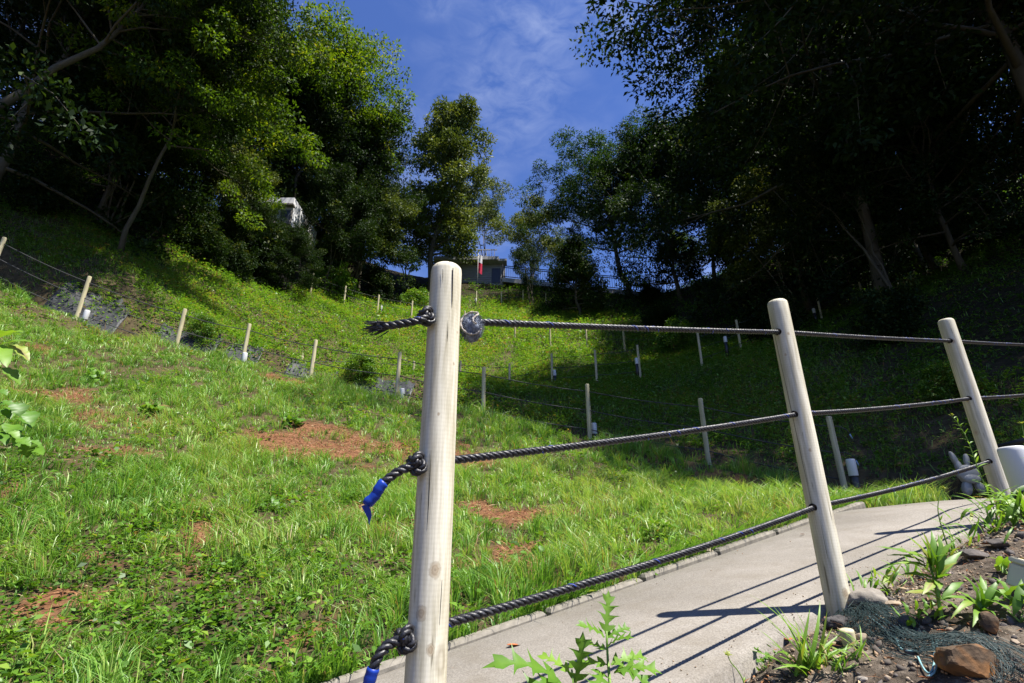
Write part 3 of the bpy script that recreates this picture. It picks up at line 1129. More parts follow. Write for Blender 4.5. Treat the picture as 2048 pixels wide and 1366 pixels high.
def make_tree(key, seed, H, Rc, base, nl, nsub, per, clump, flat, leaf, mat, bark_m, r0=.16, lean=(0, 0), stems=1, up=.6, wander=.35, prof='oval', droop=0.0, aspect=.45, tj=.25):
    g = np.random.default_rng(seed)
    wood = MB()
    cl_c, cl_r = [], []
    for st in range(stems):
        off = np.array([0, 0, 0]) if stems == 1 else np.r_[g.normal(0, .12, 2), 0]
        sl = np.array(lean) if stems == 1 else np.array(lean) + g.normal(0, .16, 2)
        Hs = H * (1 if st == 0 else g.uniform(.75, .95))
        n = 11
        ts = np.linspace(0, 1, n)
        wx = np.cumsum(g.normal(0, wander / n, n)); wy = np.cumsum(g.normal(0, wander / n, n))
        trunk = np.stack([off[0] + sl[0] * Hs * ts ** 1.25 + wx * Hs * .35, off[1] + sl[1] * Hs * ts ** 1.25 + wy * Hs * .35, Hs * .93 * ts], 1)
        trunk -= trunk[0] - np.r_[off[:2], 0]
        rr0 = r0 / math.sqrt(stems)
        rad = rr0 * (1 - .88 * ts) * (1 + .5 * np.exp(-ts * 30))
        trunk[0, 2] = -.5
        wood.tube(trunk, list(rad), 8)
        for k in range(nl // stems):
            t = base + (1 - base) * ((k + g.uniform(0, 1)) / (nl // stems)) ** .85
            t = min(t, .985)
            o = np.array([np.interp(t, ts, trunk[:, c]) for c in range(3)])
            az = k * 2.399 + st * 1.3 + g.normal(0, .35)
            q = (t - base) / (1 - base)
            if prof == 'oval':
                w_ = math.sqrt(max(.05, 1 - ((q - .42) / .62) ** 2))
            elif prof == 'umbrella':
                w_ = .55 + .6 * math.sin(math.pi * min(1, q * .8 + .15))
            else:
                w_ = max(.22, 1.05 - q * .85)
            Ll = Rc * w_ * g.uniform(.75, 1.15)
            el = math.radians(8 + 52 * q + g.normal(0, 9)) if prof != 'umbrella' else math.radians(38 + 18 * q + g.normal(0, 8))
            d = np.array([math.cos(az) * math.cos(el), math.sin(az) * math.cos(el), math.sin(el)])
            m_ = 6
            line = [o]
            for i in range(1, m_ + 1):
                d = d + g.normal(0, .13, 3) + np.array([0, 0, .05 * up - droop * i / m_])
                d /= np.linalg.norm(d)
                line.append(line[-1] + d * Ll / m_)
            line = np.array(line)
            lr = max(.012, np.interp(t, ts, rad) * .55)
            wood.tube(line, list(np.linspace(lr, lr * .22, m_ + 1)), 5, False)
            cl_c.append(line[-1]); cl_r.append(clump * g.uniform(.8, 1.2))
            for b in range(nsub):
                u_ = g.uniform(.3, 1.0) * m_
                i0 = min(int(u_), m_ - 1)
                s0 = line[i0] + (line[i0 + 1] - line[i0]) * (u_ - i0)
                dd_ = d * .5 + g.normal(0, .75, 3) + np.array([0, 0, .25 * up - droop])
                dd_ /= np.linalg.norm(dd_)
                ln = Ll * g.uniform(.22, .48)
                s1 = s0 + dd_ * ln * .55; s2 = s1 + (dd_ + g.normal(0, .3, 3)) * ln * .45
                wood.tube([s0, s1, s2], [lr * .3, lr * .2, lr * .08], 4, False)
                cl_c.append(s2); cl_r.append(clump * g.uniform(.65, 1.15))
                if g.random() < .4:
                    cl_c.append(s1); cl_r.append(clump * g.uniform(.5, .8))
    C_ = np.array(cl_c); Rr = np.array(cl_r)
    cnt = np.maximum(12, (per * (Rr / clump) ** 2 * g.uniform(.55, 1.35, len(Rr)))).astype(int)
    idx = np.repeat(np.arange(len(C_)), cnt)
    N = len(idx)
    dirs = unit(g.normal(0, 1, (N, 3)))
    rad = g.uniform(.2, 1.0, N) ** .5
    P = C_[idx] + dirs * (rad * Rr[idx])[:, None] * np.array([1, 1, flat])
    A = unit(dirs * .8 + g.normal(0, .6, (N, 3)) + np.array([0, 0, -.15]))
    Nn = unit(np.array([0, 0, up + .3]) + g.normal(0, .55, (N, 3)) + dirs * .35)
    Nn = unit(Nn - A * (A * Nn).sum(1)[:, None])
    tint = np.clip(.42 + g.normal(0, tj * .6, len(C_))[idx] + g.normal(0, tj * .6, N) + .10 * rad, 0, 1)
    L = leaf * g.uniform(.7, 1.25, N)
    V, F_, tt = leaves_arr(P, A, Nn, L, L * aspect, tint)
    TREE[key] = (wood.mesh('trunk', bark_m, True), np_mesh('crown', V, [F_], mat, {'tint': tt}), float(C_[:, 2].max() + clump * .4))
    return N


# dense evergreens, bright broad trees, tall slim tree, feathery open tree, many-stemmed understory
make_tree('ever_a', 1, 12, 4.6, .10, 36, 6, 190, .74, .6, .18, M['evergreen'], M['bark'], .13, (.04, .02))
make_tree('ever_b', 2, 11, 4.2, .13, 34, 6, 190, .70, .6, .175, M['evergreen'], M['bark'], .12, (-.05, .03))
make_tree('bright_a', 3, 11.5, 5.4, .46, 34, 6, 175, .66, .5, .18, M['bright'], M['bark'], .11, (.06, -.03), droop=.05)
make_tree('bright_b', 4, 11, 4.6, .50, 32, 6, 175, .66, .5, .18, M['bright'], M['bark'], .11, (-.04, 0), droop=.04)
make_tree('slim', 5, 14, 2.5, .20, 42, 5, 140, .52, .75, .18, M['olive'], M['bark'], .16, (.02, 0), prof='oval')
make_tree('feather', 6, 12, 5.4, .34, 34, 7, 190, .70, .34, .22, M['feather'], M['bark'], .22, (-.10, 0), prof='umbrella', aspect=.3, droop=.06)
make_tree('stems', 7, 8, 3.0, .42, 24, 5, 130, .56, .6, .16, M['evergreen'], M['bark'], .12, (.10, -.02), stems=4)
make_tree('stems_b', 8, 7, 2.6, .45, 22, 5, 130, .54, .6, .16, M['olive'], M['pale_bark'], .10, (-.08, -.02), stems=3)
make_tree('shrub', 9, 5, 2.1, .08, 34, 5, 120, .45, .8, .14, M['evergreen'], M['bark'], .09, prof='cone', tj=.3)
make_tree('big', 10, 14, 6.2, .26, 38, 7, 200, .82, .5, .17, M['evergreen'], M['bark'], .17, (-.05, .02), droop=.05)
make_tree('canopy', 13, 18, 6.0, .58, 34, 7, 190, .85, .5, .17, M['evergreen'], M['bark'], .2, (.0, .0), prof='umbrella', droop=.05)
make_tree('low_bush', 12, 1.6, 1.1, .03, 26, 4, 70, .30, .8, .12, M['weed'], M['bark'], .03, prof='oval', tj=.3)
make_tree('dark_bush', 14, 1.6, 1.1, .03, 26, 4, 70, .30, .8, .13, M['evergreen'], M['bark'], .03, prof='oval', tj=.3)


def tree(name, key, x, y, top, label, cat='tree', wide=1.0, rot=None, tilt=(0, 0), group=None):
    """top: height of the crown's top in world z, or a photograph pixel row given as ('px', row)."""
    zb = g1(x, y)
    tm, cm, th = TREE[key]
    if isinstance(top, tuple):
        zt = (ray(1024, top[1])[2]) * y
    else:
        zt = zb + top
    sc = max(.25, (zt - zb) / th)
    r = empty(name, (x, y, zb - .05))
    r.rotation_mode = 'ZYX'
    r.rotation_euler = (tilt[0], tilt[1], rot if rot is not None else random.uniform(0, 6.28))
    r.scale = (sc * wide, sc * wide, sc)
    tag(r, label, cat, group)
    link('trunk', tm, r); link('crown', cm, r)
    return r


TREES = [
    # left side, forest edge and behind
    ('broadleaf_tree', 'bright_a', -10.8, 12.4, 10.6, 'bright yellow green tree leaning out at the top left over the slope', .95, .3, (.10, .25)),
    ('broadleaf_tree', 'bright_b', -12.4, 23.5, ('px', 95), 'sunlit yellow green tree whose crown meets the sky at upper left', 1.0, 2.2, (0, .12)),
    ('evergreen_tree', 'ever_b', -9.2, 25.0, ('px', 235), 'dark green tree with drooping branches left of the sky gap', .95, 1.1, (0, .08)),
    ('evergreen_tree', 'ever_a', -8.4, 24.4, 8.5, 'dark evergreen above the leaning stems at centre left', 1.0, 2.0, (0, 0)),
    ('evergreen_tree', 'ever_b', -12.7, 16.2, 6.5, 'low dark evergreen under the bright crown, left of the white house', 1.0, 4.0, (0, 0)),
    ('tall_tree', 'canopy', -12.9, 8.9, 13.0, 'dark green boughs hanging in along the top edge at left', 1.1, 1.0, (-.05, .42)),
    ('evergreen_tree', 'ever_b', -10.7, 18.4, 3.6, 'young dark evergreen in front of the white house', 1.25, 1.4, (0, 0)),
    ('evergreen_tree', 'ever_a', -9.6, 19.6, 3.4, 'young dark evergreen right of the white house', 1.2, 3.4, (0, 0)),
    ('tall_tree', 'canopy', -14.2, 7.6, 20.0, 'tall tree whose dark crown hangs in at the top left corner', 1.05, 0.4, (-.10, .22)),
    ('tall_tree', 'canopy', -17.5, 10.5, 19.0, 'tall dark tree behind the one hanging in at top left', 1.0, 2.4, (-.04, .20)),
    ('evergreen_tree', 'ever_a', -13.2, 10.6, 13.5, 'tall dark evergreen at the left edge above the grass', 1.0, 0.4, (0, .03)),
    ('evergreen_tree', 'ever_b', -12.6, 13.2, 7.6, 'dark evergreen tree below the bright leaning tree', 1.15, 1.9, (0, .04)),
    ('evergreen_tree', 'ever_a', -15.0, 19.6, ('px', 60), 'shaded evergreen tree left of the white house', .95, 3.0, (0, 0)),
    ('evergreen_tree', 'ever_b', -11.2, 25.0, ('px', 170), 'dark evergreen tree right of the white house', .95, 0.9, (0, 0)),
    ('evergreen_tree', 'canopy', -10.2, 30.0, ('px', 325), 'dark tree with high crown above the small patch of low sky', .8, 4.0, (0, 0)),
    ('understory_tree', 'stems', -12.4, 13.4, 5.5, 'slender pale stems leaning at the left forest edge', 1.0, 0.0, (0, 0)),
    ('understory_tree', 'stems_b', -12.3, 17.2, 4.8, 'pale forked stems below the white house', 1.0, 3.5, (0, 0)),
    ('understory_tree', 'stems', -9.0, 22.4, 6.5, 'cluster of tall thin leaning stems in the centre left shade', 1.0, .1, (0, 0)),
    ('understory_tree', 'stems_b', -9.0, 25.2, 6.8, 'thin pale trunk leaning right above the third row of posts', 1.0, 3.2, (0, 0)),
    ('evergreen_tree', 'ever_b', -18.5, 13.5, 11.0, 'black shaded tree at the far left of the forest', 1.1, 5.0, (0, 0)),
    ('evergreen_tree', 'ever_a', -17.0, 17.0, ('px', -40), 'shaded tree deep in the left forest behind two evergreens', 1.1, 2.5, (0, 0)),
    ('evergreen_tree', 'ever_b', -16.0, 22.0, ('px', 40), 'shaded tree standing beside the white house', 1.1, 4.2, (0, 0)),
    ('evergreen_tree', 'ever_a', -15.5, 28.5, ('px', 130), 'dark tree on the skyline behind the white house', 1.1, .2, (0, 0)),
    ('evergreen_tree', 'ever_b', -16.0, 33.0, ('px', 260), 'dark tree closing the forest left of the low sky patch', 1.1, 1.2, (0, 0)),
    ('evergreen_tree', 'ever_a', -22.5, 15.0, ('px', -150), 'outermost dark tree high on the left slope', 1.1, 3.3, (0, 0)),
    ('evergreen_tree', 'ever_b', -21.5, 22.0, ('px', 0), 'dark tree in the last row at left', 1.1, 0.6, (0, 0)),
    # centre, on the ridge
    ('slender_tree', 'slim', -5.8, 33.5, ('px', 228), 'tall slender olive green tree standing against the blue sky', 1.15, .5, (0, .01)),
    ('ridge_tree', 'stems_b', -8.2, 35.0, 7.5, 'dark thin stemmed tree on the ridge left of the slender tree', 1.1, 2.0, (0, 0)),
    ('ridge_tree', 'stems_b', -6.4, 36.5, ('px', 420), 'low dark tree behind the foremost post at ridge', .8, 3.1, (0, 0)),
    ('ridge_tree', 'stems_b', -2.2, 40.0, ('px', 365), 'dark leafy tree overhanging the wooden building', .75, 1.0, (0, 0)),
    ('ridge_tree', 'stems_b', 1.6, 38.0, ('px', 400), 'thin dark tree right of the flag, before the ramp', 1.0, 4.4, (0, 0)),
    ('ridge_tree', 'stems', 1.35, 31.2, ('px', 470), 'small tree with pale straight trunk in front of the ramp', .62, 2.2, (0, -.10)),
    ('round_bush', 'shrub', 4.25, 29.3, ('px', 478), 'large round glossy bush right of centre below the ramp', 1.05, 1.0, (0, 0)),
    ('feathery_tree', 'feather', 8.2, 33.0, ('px', 285), 'open tree with leaning trunk and feathery leaves before the railing', 1.2, .15, (0, -.03)),
    ('ridge_tree', 'bright_b', 13.5, 37.0, ('px', 465), 'sunlit small tree behind the dark railing', .9, 2.4, (0, 0)),
    # right side
    ('evergreen_tree', 'ever_a', 10.8, 29.5, ('px', 245), 'brownish green tree right of the feathery tree', .95, 2.8, (0, -.03)),
    ('evergreen_tree', 'ever_b', 14.0, 22.0, ('px', 110), 'tall shaded tree whose crown bulges into the sky at right', .95, .7, (0, -.05)),
    ('evergreen_tree', 'big', 10.9, 13.6, ('px', -190), 'tall dark tree at the right edge of the sky', 1.0, 1.6, (0, -.06)),
    ('overhanging_tree', 'big', 13.2, 9.6, ('px', -400), 'huge dark tree overhanging from the right near the camera', 1.28, .6, (-.02, -.16)),
    ('understory_tree', 'stems_b', 11.5, 19.0, 6.5, 'thin leaning trunks at the edge of the right shade', 1.0, .4, (0, 0)),
    ('understory_tree', 'stems', 10.8, 13.0, 6.5, 'thin dark stems on the shaded slope at right', 1.0, 3.1, (0, 0)),
    ('evergreen_tree', 'ever_a', 12.6, 12.6, 8.0, 'low dark evergreen under the huge overhanging tree', 1.1, 3.9, (0, -.03)),
    ('evergreen_tree', 'ever_b', 15.5, 16.5, 10.5, 'shaded tree behind the tall dark tree at right', 1.15, 4.6, (0, 0)),
    ('evergreen_tree', 'ever_a', 17.0, 25.0, ('px', 90), 'shaded tree in the middle row of the right wood', 1.1, 5.3, (0, 0)),
    ('evergreen_tree', 'ever_b', 13.5, 30.5, ('px', 230), 'dark tree at the end of the railing', 1.0, 1.7, (0, 0)),
    ('evergreen_tree', 'ever_a', 19.0, 14.0, 11.0, 'dark tree far up the right slope', 1.2, 2.1, (0, 0)),
    ('evergreen_tree', 'ever_b', 19.5, 21.5, ('px', 20), 'dark tree in the back row at right', 1.15, .1, (0, 0)),
    ('evergreen_tree', 'ever_a', 18.5, 29.0, ('px', 160), 'dark tree closing the wood on the right ridge', 1.15, 3.6, (0, 0)),
    ('evergreen_tree', 'ever_b', 15.0, 7.2, 8.5, 'dark evergreen at the right margin above the bend', 1.15, 5.6, (0, -.04)),
    ('tall_tree', 'big', 19.0, 8.0, 19.0, 'tall dark shading tree added outside the right margin, its branches hanging in', 1.1, 1.0, (0, -.06)),  # added beyond the frame to darken the right slope
]
for nm, key, x, y, top, lab, wide, rot, tilt in TREES:
    tree(nm, key, x, y, top, lab, 'bush' if 'bush' in nm else 'tree', wide, rot, tilt, 'trees around the hollow')

# ------------------------------------------------------------------ grass and ground cover (nobody could count it)
def in_view(x, y, z, mx=.14):
    """True inside the camera's view with a margin for a step aside."""
    fwd = y * CT + z * ST
    up = -y * ST + z * CT
    px = x / np.maximum(fwd, .01); py = up / np.maximum(fwd, .01)
    return (fwd > .3) & (np.abs(px) < 1.0 + mx) & (py < .667 + mx) & (py > -.667 - mx)


def f2_line_y(x):
    xs = np.array([p[0] for p in f2g])[::-1]; ys = np.array([p[1] for p in f2g])[::-1]
    return np.interp(x, xs, ys)


def scatter(y0, y1, dens, g, xw=1.25):
    """Random points on the ground between two forward distances."""
    n = int(dens * (y1 - y0) * (y1 + y0) * xw)
    y = np.sqrt(g.uniform(y0 ** 2, y1 ** 2, n))
    x = g.uniform(-1, 1, n) * y * xw
    z = ground(x, y)
    k = in_view(x, y, z)
    return x[k], y[k], z[k]


def gnormal(x, y, e=.12):
    dx = (ground(x + e, y) - ground(x - e, y)) / (2 * e); dy = (ground(x, y + e) - ground(x, y - e)) / (2 * e)
    return unit(np.stack([-dx, -dy, np.ones_like(dx)], 1))


def blades(x, y, z, h, w, tint, g, lean=.62, tuft=None, drift=(-.12, -.18)):
    n = len(x)
    P = np.stack([x, y, z - .008], 1)
    a = g.uniform(0, 2 * np.pi, n)
    ld = np.stack([np.cos(a) + drift[0] * 2, np.sin(a) + drift[1] * 2, np.zeros(n)], 1)
    if tuft is not None:
        ld = ld * .45 + tuft
    ld = unit(ld) * (np.abs(g.normal(lean, .3, n)) + .08)[:, None]
    upv = unit(gnormal(x, y) * .5 + np.array([0, 0, 1.0]))
    b = g.uniform(0, 2 * np.pi, n)
    side = np.stack([np.cos(b), np.sin(b), np.zeros(n)], 1)
    h = h[:, None]; w = w[:, None]
    mid = P + upv * h * .55 + ld * h * .22
    tip = P + upv * h * .80 + ld * h * .85
    V = np.stack([P - side * w * .5, P + side * w * .5, mid + side * w * .42, mid - side * w * .42, tip], 1).reshape(-1, 3)
    i = np.arange(n) * 5
    return V, np.stack([i, i + 1, i + 2, i + 3], 1), np.stack([i + 3, i + 2, i + 4], 1), np.repeat(tint, 5)


def join_blades(parts, name, mat):
    Vs, Q, T_, tt, o = [], [], [], [], 0
    for V, q_, t_, ti in parts:
        Vs.append(V); Q.append(q_ + o); T_.append(t_ + o); tt.append(ti); o += len(V)
    return np_mesh(name, np.concatenate(Vs), [np.concatenate(Q), np.concatenate(T_)], mat, {'tint': np.concatenate(tt)})


g = np.random.default_rng(42)
near_parts, far_parts = [], []
for y0, y1, dens, wmul in ((1.6, 3.2, 6600, .75), (3.2, 5, 5200, .9), (5, 7.2, 3300, 1.1), (7.2, 11, 2200, 1.35)):
    x, y, z = scatter(y0, y1, dens, g)
    d, _ = path_dist(x, y)
    front = (y < f2_line_y(x) + .12)
    br = bare(x, y)
    n1 = fbm2(x * 1.1, y * 1.1, 31); n2 = fbm2(x * 3.5, y * 3.5, 32); n3 = fbm2(x * .55 + 9, y * .55, 33); n4 = fbm2(x * 8, y * 8, 34, 2)
    weedy = sstep(.0, 1.6, -x - .35 * y + 1.2) * (1 - sstep(3.0, 4.6, y))
    pr = np.clip(.45 + 1.2 * sstep(.34, .62, n1 * .45 + n2 * .55), 0, 1) * (1 - .84 * br) * (1 - .35 * weedy) * (.45 + .9 * n4)
    pr *= 1 - .9 * dirt_mask(x, y)
    keep = (d > PATH_HW + .045) & front & (g.random(len(x)) < pr) & ((y - P1[1]) * NN[1] + (x - P1[0]) * NN[0] > .9)
    x, y, z, n1, n2, n3, br = (a[keep] for a in (x, y, z, n1, n2, n3, br))
    h = (.05 + .115 * sstep(.35, .7, n2 * .6 + n1 * .4)) * g.uniform(.6, 1.35, len(x)) * (1 - .5 * br)
    crest = 1 - sstep(.1, .8, f2_line_y(x) - y)
    h *= 1 + .7 * crest
    w = .0058 * wmul * g.uniform(.7, 1.4, len(x))
    tint = np.clip(.52 + .55 * (n3 - .3) + g.normal(0, .13, len(x)) + .16 * (x > .2) * (1 - sstep(6, 8, y)), 0, .84)
    dry = g.random(len(x)) < (.08 + .22 * br + .10 * sstep(.5, .7, n3))
    tint = np.where(dry, g.uniform(.85, 1.0, len(x)), tint)
    # gather the blades into tufts that fan outwards
    cs = .11 + .03 * (y0 > 4)
    cx = np.floor(x / cs); cy = np.floor(y / cs)
    hx = ((np.sin(cx * 127.1 + cy * 311.7) * 43758.5) % 1.0); hy = ((np.sin(cx * 269.5 + cy * 183.3) * 43758.5) % 1.0)
    tx, ty = (cx + .2 + .6 * hx) * cs, (cy + .2 + .6 * hy) * cs
    f_ = np.where(g.random(len(x)) < .75, g.uniform(.35, .75, len(x)), 0)
    ox, oy = x - tx, y - ty
    x = x - ox * f_; y = y - oy * f_
    z = ground(x, y)
    th = ((np.sin(cx * 12.9 + cy * 78.2) * 43758.5) % 1.0)
    h = h * (.55 + .95 * th)
    tint = np.where(tint < .85, np.clip(tint + .25 * (hx - .5), 0, .84), tint)
    near_parts.append(blades(x, y, z, h, w, tint, g, .62, np.stack([ox, oy, np.zeros(len(x))], 1) / cs * 2.2))
# fringe of grass hanging over the kerb
n_f = 9000
sf = g.uniform(-2.6, 4.3, n_f); nf = .49 + PATH_HW + .07 + np.abs(g.normal(0, .06, n_f))
kf = fbm2(sf * 4, nf, 77) + .25 * g.random(n_f) > .52
sf, nf = sf[kf], nf[kf]
xf_ = P1[0] + DD[0] * sf + NN[0] * nf; yf_ = P1[1] + DD[1] * sf + NN[1] * nf
near_parts.append(blades(xf_, yf_, ground(xf_, yf_), .10 * g.uniform(.5, 1.5, len(xf_)), .0058 * g.uniform(.7, 1.3, len(xf_)), np.clip(g.normal(.45, .2, len(xf_)), 0, .95), g, .8, np.tile(np.array([[.6, -1.0, 0]]), (len(xf_), 1))))
o = link('grass', join_blades(near_parts, 'grass', M['grass']))
tag(o, 'short bright green grass covering the bank above the path', 'grass', kind='stuff')

# broad-leaved weeds low in the grass
def weed_leaves(x, y, z, nl, size, rise, g, tint0, spread=1.0):
    """nl leaves for every plant at x, y, z."""
    n = len(x)
    idx = np.repeat(np.arange(n), nl)
    N = len(idx)
    a = g.uniform(0, 2 * np.pi, N)
    out = np.stack([np.cos(a), np.sin(a), np.zeros(N)], 1)
    hh = rise[idx] * g.uniform(.1, 1.0, N)
    P = np.stack([x[idx], y[idx], z[idx]], 1) + out * (size[idx] * spread * g.uniform(.1, .9, N))[:, None] + np.array([0, 0, 1.0]) * hh[:, None]
    A = unit(out + np.array([0, 0, 1]) * g.normal(.15, .35, N)[:, None])
    Nn = unit(np.array([0, 0, 1.0]) + out * .3 + g.normal(0, .35, (N, 3)))
    Nn = unit(Nn - A * (A * Nn).sum(1)[:, None])
    L = size[idx] * g.uniform(.6, 1.3, N)
    tint = np.clip(tint0[idx] + g.normal(0, .16, N), 0, 1)
    return leaves_arr(P, A, Nn, L, L * g.uniform(.45, .75, N), tint, .18)


def join_leaves(parts, name, mat):
    Vs, Q, tt, o = [], [], [], 0
    for V, q_, ti in parts:
        Vs.append(V); Q.append(q_ + o); tt.append(ti); o += len(V)
    return np_mesh(name, np.concatenate(Vs), [np.concatenate(Q)], mat, {'tint': np.concatenate(tt)})


parts = []
for y0, y1, dens in ((1.5, 3.2, 520), (3.2, 6, 170), (6, 10.5, 95)):
    x, y, z = scatter(y0, y1, dens, g)
    d, _ = path_dist(x, y)
    br = bare(x, y)
    weedy = sstep(.0, 1.6, -x - .35 * y + 1.2) * (1 - sstep(3.4, 5.2, y))
    n1 = fbm2(x * 1.4 + 5, y * 1.4, 51)
    leftedge = sstep(.0, 1.4, -x - .95 * y)
    pr = np.clip(.05 + .65 * weedy + .5 * sstep(.55, .7, n1) + .5 * leftedge, 0, 1) * (1 - .85 * br)
    keep = (d > PATH_HW + .06) & (y < f2_line_y(x) + .1) & (g.random(len(x)) < pr) & ((y - P1[1]) * NN[1] + (x - P1[0]) * NN[0] > .9)
    x, y, z, n1 = x[keep], y[keep], z[keep], n1[keep]
    size = g.uniform(.016, .042, len(x)) * (1 + .25 * (y0 > 3) + .3 * (y0 > 5))
    parts.append(weed_leaves(x, y, z, 10, size, g.uniform(.02, .13, len(x)), g, np.clip(.45 + .5 * (n1 - .45) + g.normal(0, .15, len(x)), .05, .95), 1.5))
o = link('ground_cover', join_leaves(parts, 'ground_cover', M['weed']))
tag(o, 'low broad leaved weeds growing among the grass on the bank', 'weeds', kind='stuff')

# reddish cut straw lying on the bare patches
x, y, z = scatter(1.6, 10, 1500, g)
br = bare(x, y)
d, _ = path_dist(x, y)
k = (g.random(len(x)) < br * .85 + .012) & (d > PATH_HW + .1) & (y < f2_line_y(x)) & ((y - P1[1]) * NN[1] + (x - P1[0]) * NN[0] > 1.0)
x, y, z = x[k], y[k], z[k]
a = g.uniform(0, 2 * np.pi, len(x))
P = np.stack([x, y, z + .006 + g.uniform(0, .012, len(x))], 1)
A = unit(np.stack([np.cos(a), np.sin(a), g.normal(.1, .2, len(x))], 1))
Nn = unit(gnormal(x, y) + g.normal(0, .3, (len(x), 3))); Nn = unit(Nn - A * (A * Nn).sum(1)[:, None])
L = g.uniform(.03, .085, len(x)) * (1 + .06 * y)
V, F_, tt = leaves_arr(P, A, Nn, L, .0045 * (1 + .08 * y), np.clip(g.normal(.5, .25, len(x)), 0, 1))
o = link('cut_straw', np_mesh('cut_straw', V, [F_], M['straw'], {'tint': tt}))
tag(o, 'reddish dry cut straw lying in bare patches of the bank', 'straw', kind='stuff')

# growth on the slopes beyond the upper path
parts, parts_b = [], []
for y0, y1, dens, sz in ((4.2, 8.8, 150, .05), (8.8, 14, 190, .055), (14, 22, 95, .075), (22, 36, 42, .11)):
    x, y, z = scatter(y0, y1, dens, g, 1.3)
    d, _ = path_dist(x, y)
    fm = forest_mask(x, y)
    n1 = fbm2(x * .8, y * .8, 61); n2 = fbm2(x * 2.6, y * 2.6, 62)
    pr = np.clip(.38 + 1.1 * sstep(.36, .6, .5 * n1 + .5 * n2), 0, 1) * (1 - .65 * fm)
    pr *= np.where((x < -1.5) & (y < 12.5), .35 + .65 * sstep(.7, 1.2, d), 1)
    keep = (d > PATH_HW + .1) & ((y > f2_line_y(x) + .5) | (x > 5.2)) & (g.random(len(x)) < pr)
    x, y, z, n1, n2, fm = (q_[keep] for q_ in (x, y, z, n1, n2, fm))
    n = len(x)
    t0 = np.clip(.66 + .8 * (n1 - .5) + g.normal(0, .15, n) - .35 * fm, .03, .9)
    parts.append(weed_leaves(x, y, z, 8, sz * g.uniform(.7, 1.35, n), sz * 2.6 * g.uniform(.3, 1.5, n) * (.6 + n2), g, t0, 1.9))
    rp = 3
    xb, yb = np.repeat(x, rp) + g.normal(0, sz * 2.2, n * rp), np.repeat(y, rp) + g.normal(0, sz * 2.2, n * rp)
    kk_ = (g.random(n * rp) < .75 * (1 - .8 * np.repeat(fm, rp)))
    xb, yb = xb[kk_], yb[kk_]
    kk_ = (yb > f2_line_y(xb) + .5) | (xb > 5.2); xb, yb = xb[kk_], yb[kk_]
    db, _ = path_dist(xb, yb); kk_ = db > PATH_HW + .08; xb, yb = xb[kk_], yb[kk_]
    tb = np.clip(.50 + .5 * (fbm2(xb * .6, yb * .6, 64) - .5) + g.normal(0, .14, len(xb)), 0, .84)
    tb = np.where(g.random(len(xb)) < .10, g.uniform(.85, 1, len(xb)), tb)
    parts_b.append(blades(xb, yb, ground(xb, yb), sz * 2.6 * g.uniform(.6, 1.5, len(xb)), sz * .17 * g.uniform(.8, 1.4, len(xb)), tb, g))
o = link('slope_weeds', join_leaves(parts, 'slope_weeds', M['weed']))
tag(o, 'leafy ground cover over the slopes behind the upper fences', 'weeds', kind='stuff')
o = link('slope_grass', join_blades(parts_b, 'slope_grass', M['grass']))
tag(o, 'rough grass on the far slopes of the hollow', 'grass', kind='stuff')

# bushes along the forest edges
BUSHES = [(-12.9, 11.6, 1.5, 'shaded bush at the far left forest edge'), (-11.0, 15.6, 1.4, 'bush below leaning pale stems on the left slope'),
          (-10.4, 17.0, 1.5, 'dark bush under the left trees, above long shadow'), (-10.5, 19.0, 2.7, 'bush beside the small white light at left edge'),
          (-8.9, 22.8, 1.7, 'sunlit bush behind the third row of posts'), (-7.6, 26.8, 1.8, 'dark bush at centre left below the low sky patch'),
          (-6.4, 30.6, 1.7, 'bush left of the topmost row of posts'), (-9.4, 33.6, 1.4, 'dark hedge-like bush on the skyline at left'),
          (-5.6, 37.0, 2.2, 'dark bush on the ridge behind the foremost post'), (8.9, 30.2, 1.6, 'bush below the railing at right'),
          (7.6, 24.5, 1.5, 'bush at the right forest edge in half shade'), (6.6, 19.5, 1.5, 'dry looking bush on the shaded right side'),
          (8.2, 15.0, 1.5, 'dark bush on the shaded slope beside posts'), (8.4, 10.5, 1.4, 'dark bush above the bend of the path'),
          (6.9, 7.8, .8, 'small fresh green bush beyond the path bend'), (-3.3, 11.0, .7, 'small bush on the bank above black sheeting'),
          (-6.9, 10.75, .75, 'round bush hanging over the black sheeting')]
for x, y, h, lab in BUSHES:
    tree('bush', 'low_bush' if h < 1 or lab.startswith(('sunlit', 'dry', 'bush left')) else 'dark_bush', x, y, h, lab, 'bush', random.uniform(.9, 1.3), None, (0, 0), 'bushes along the forest edge')

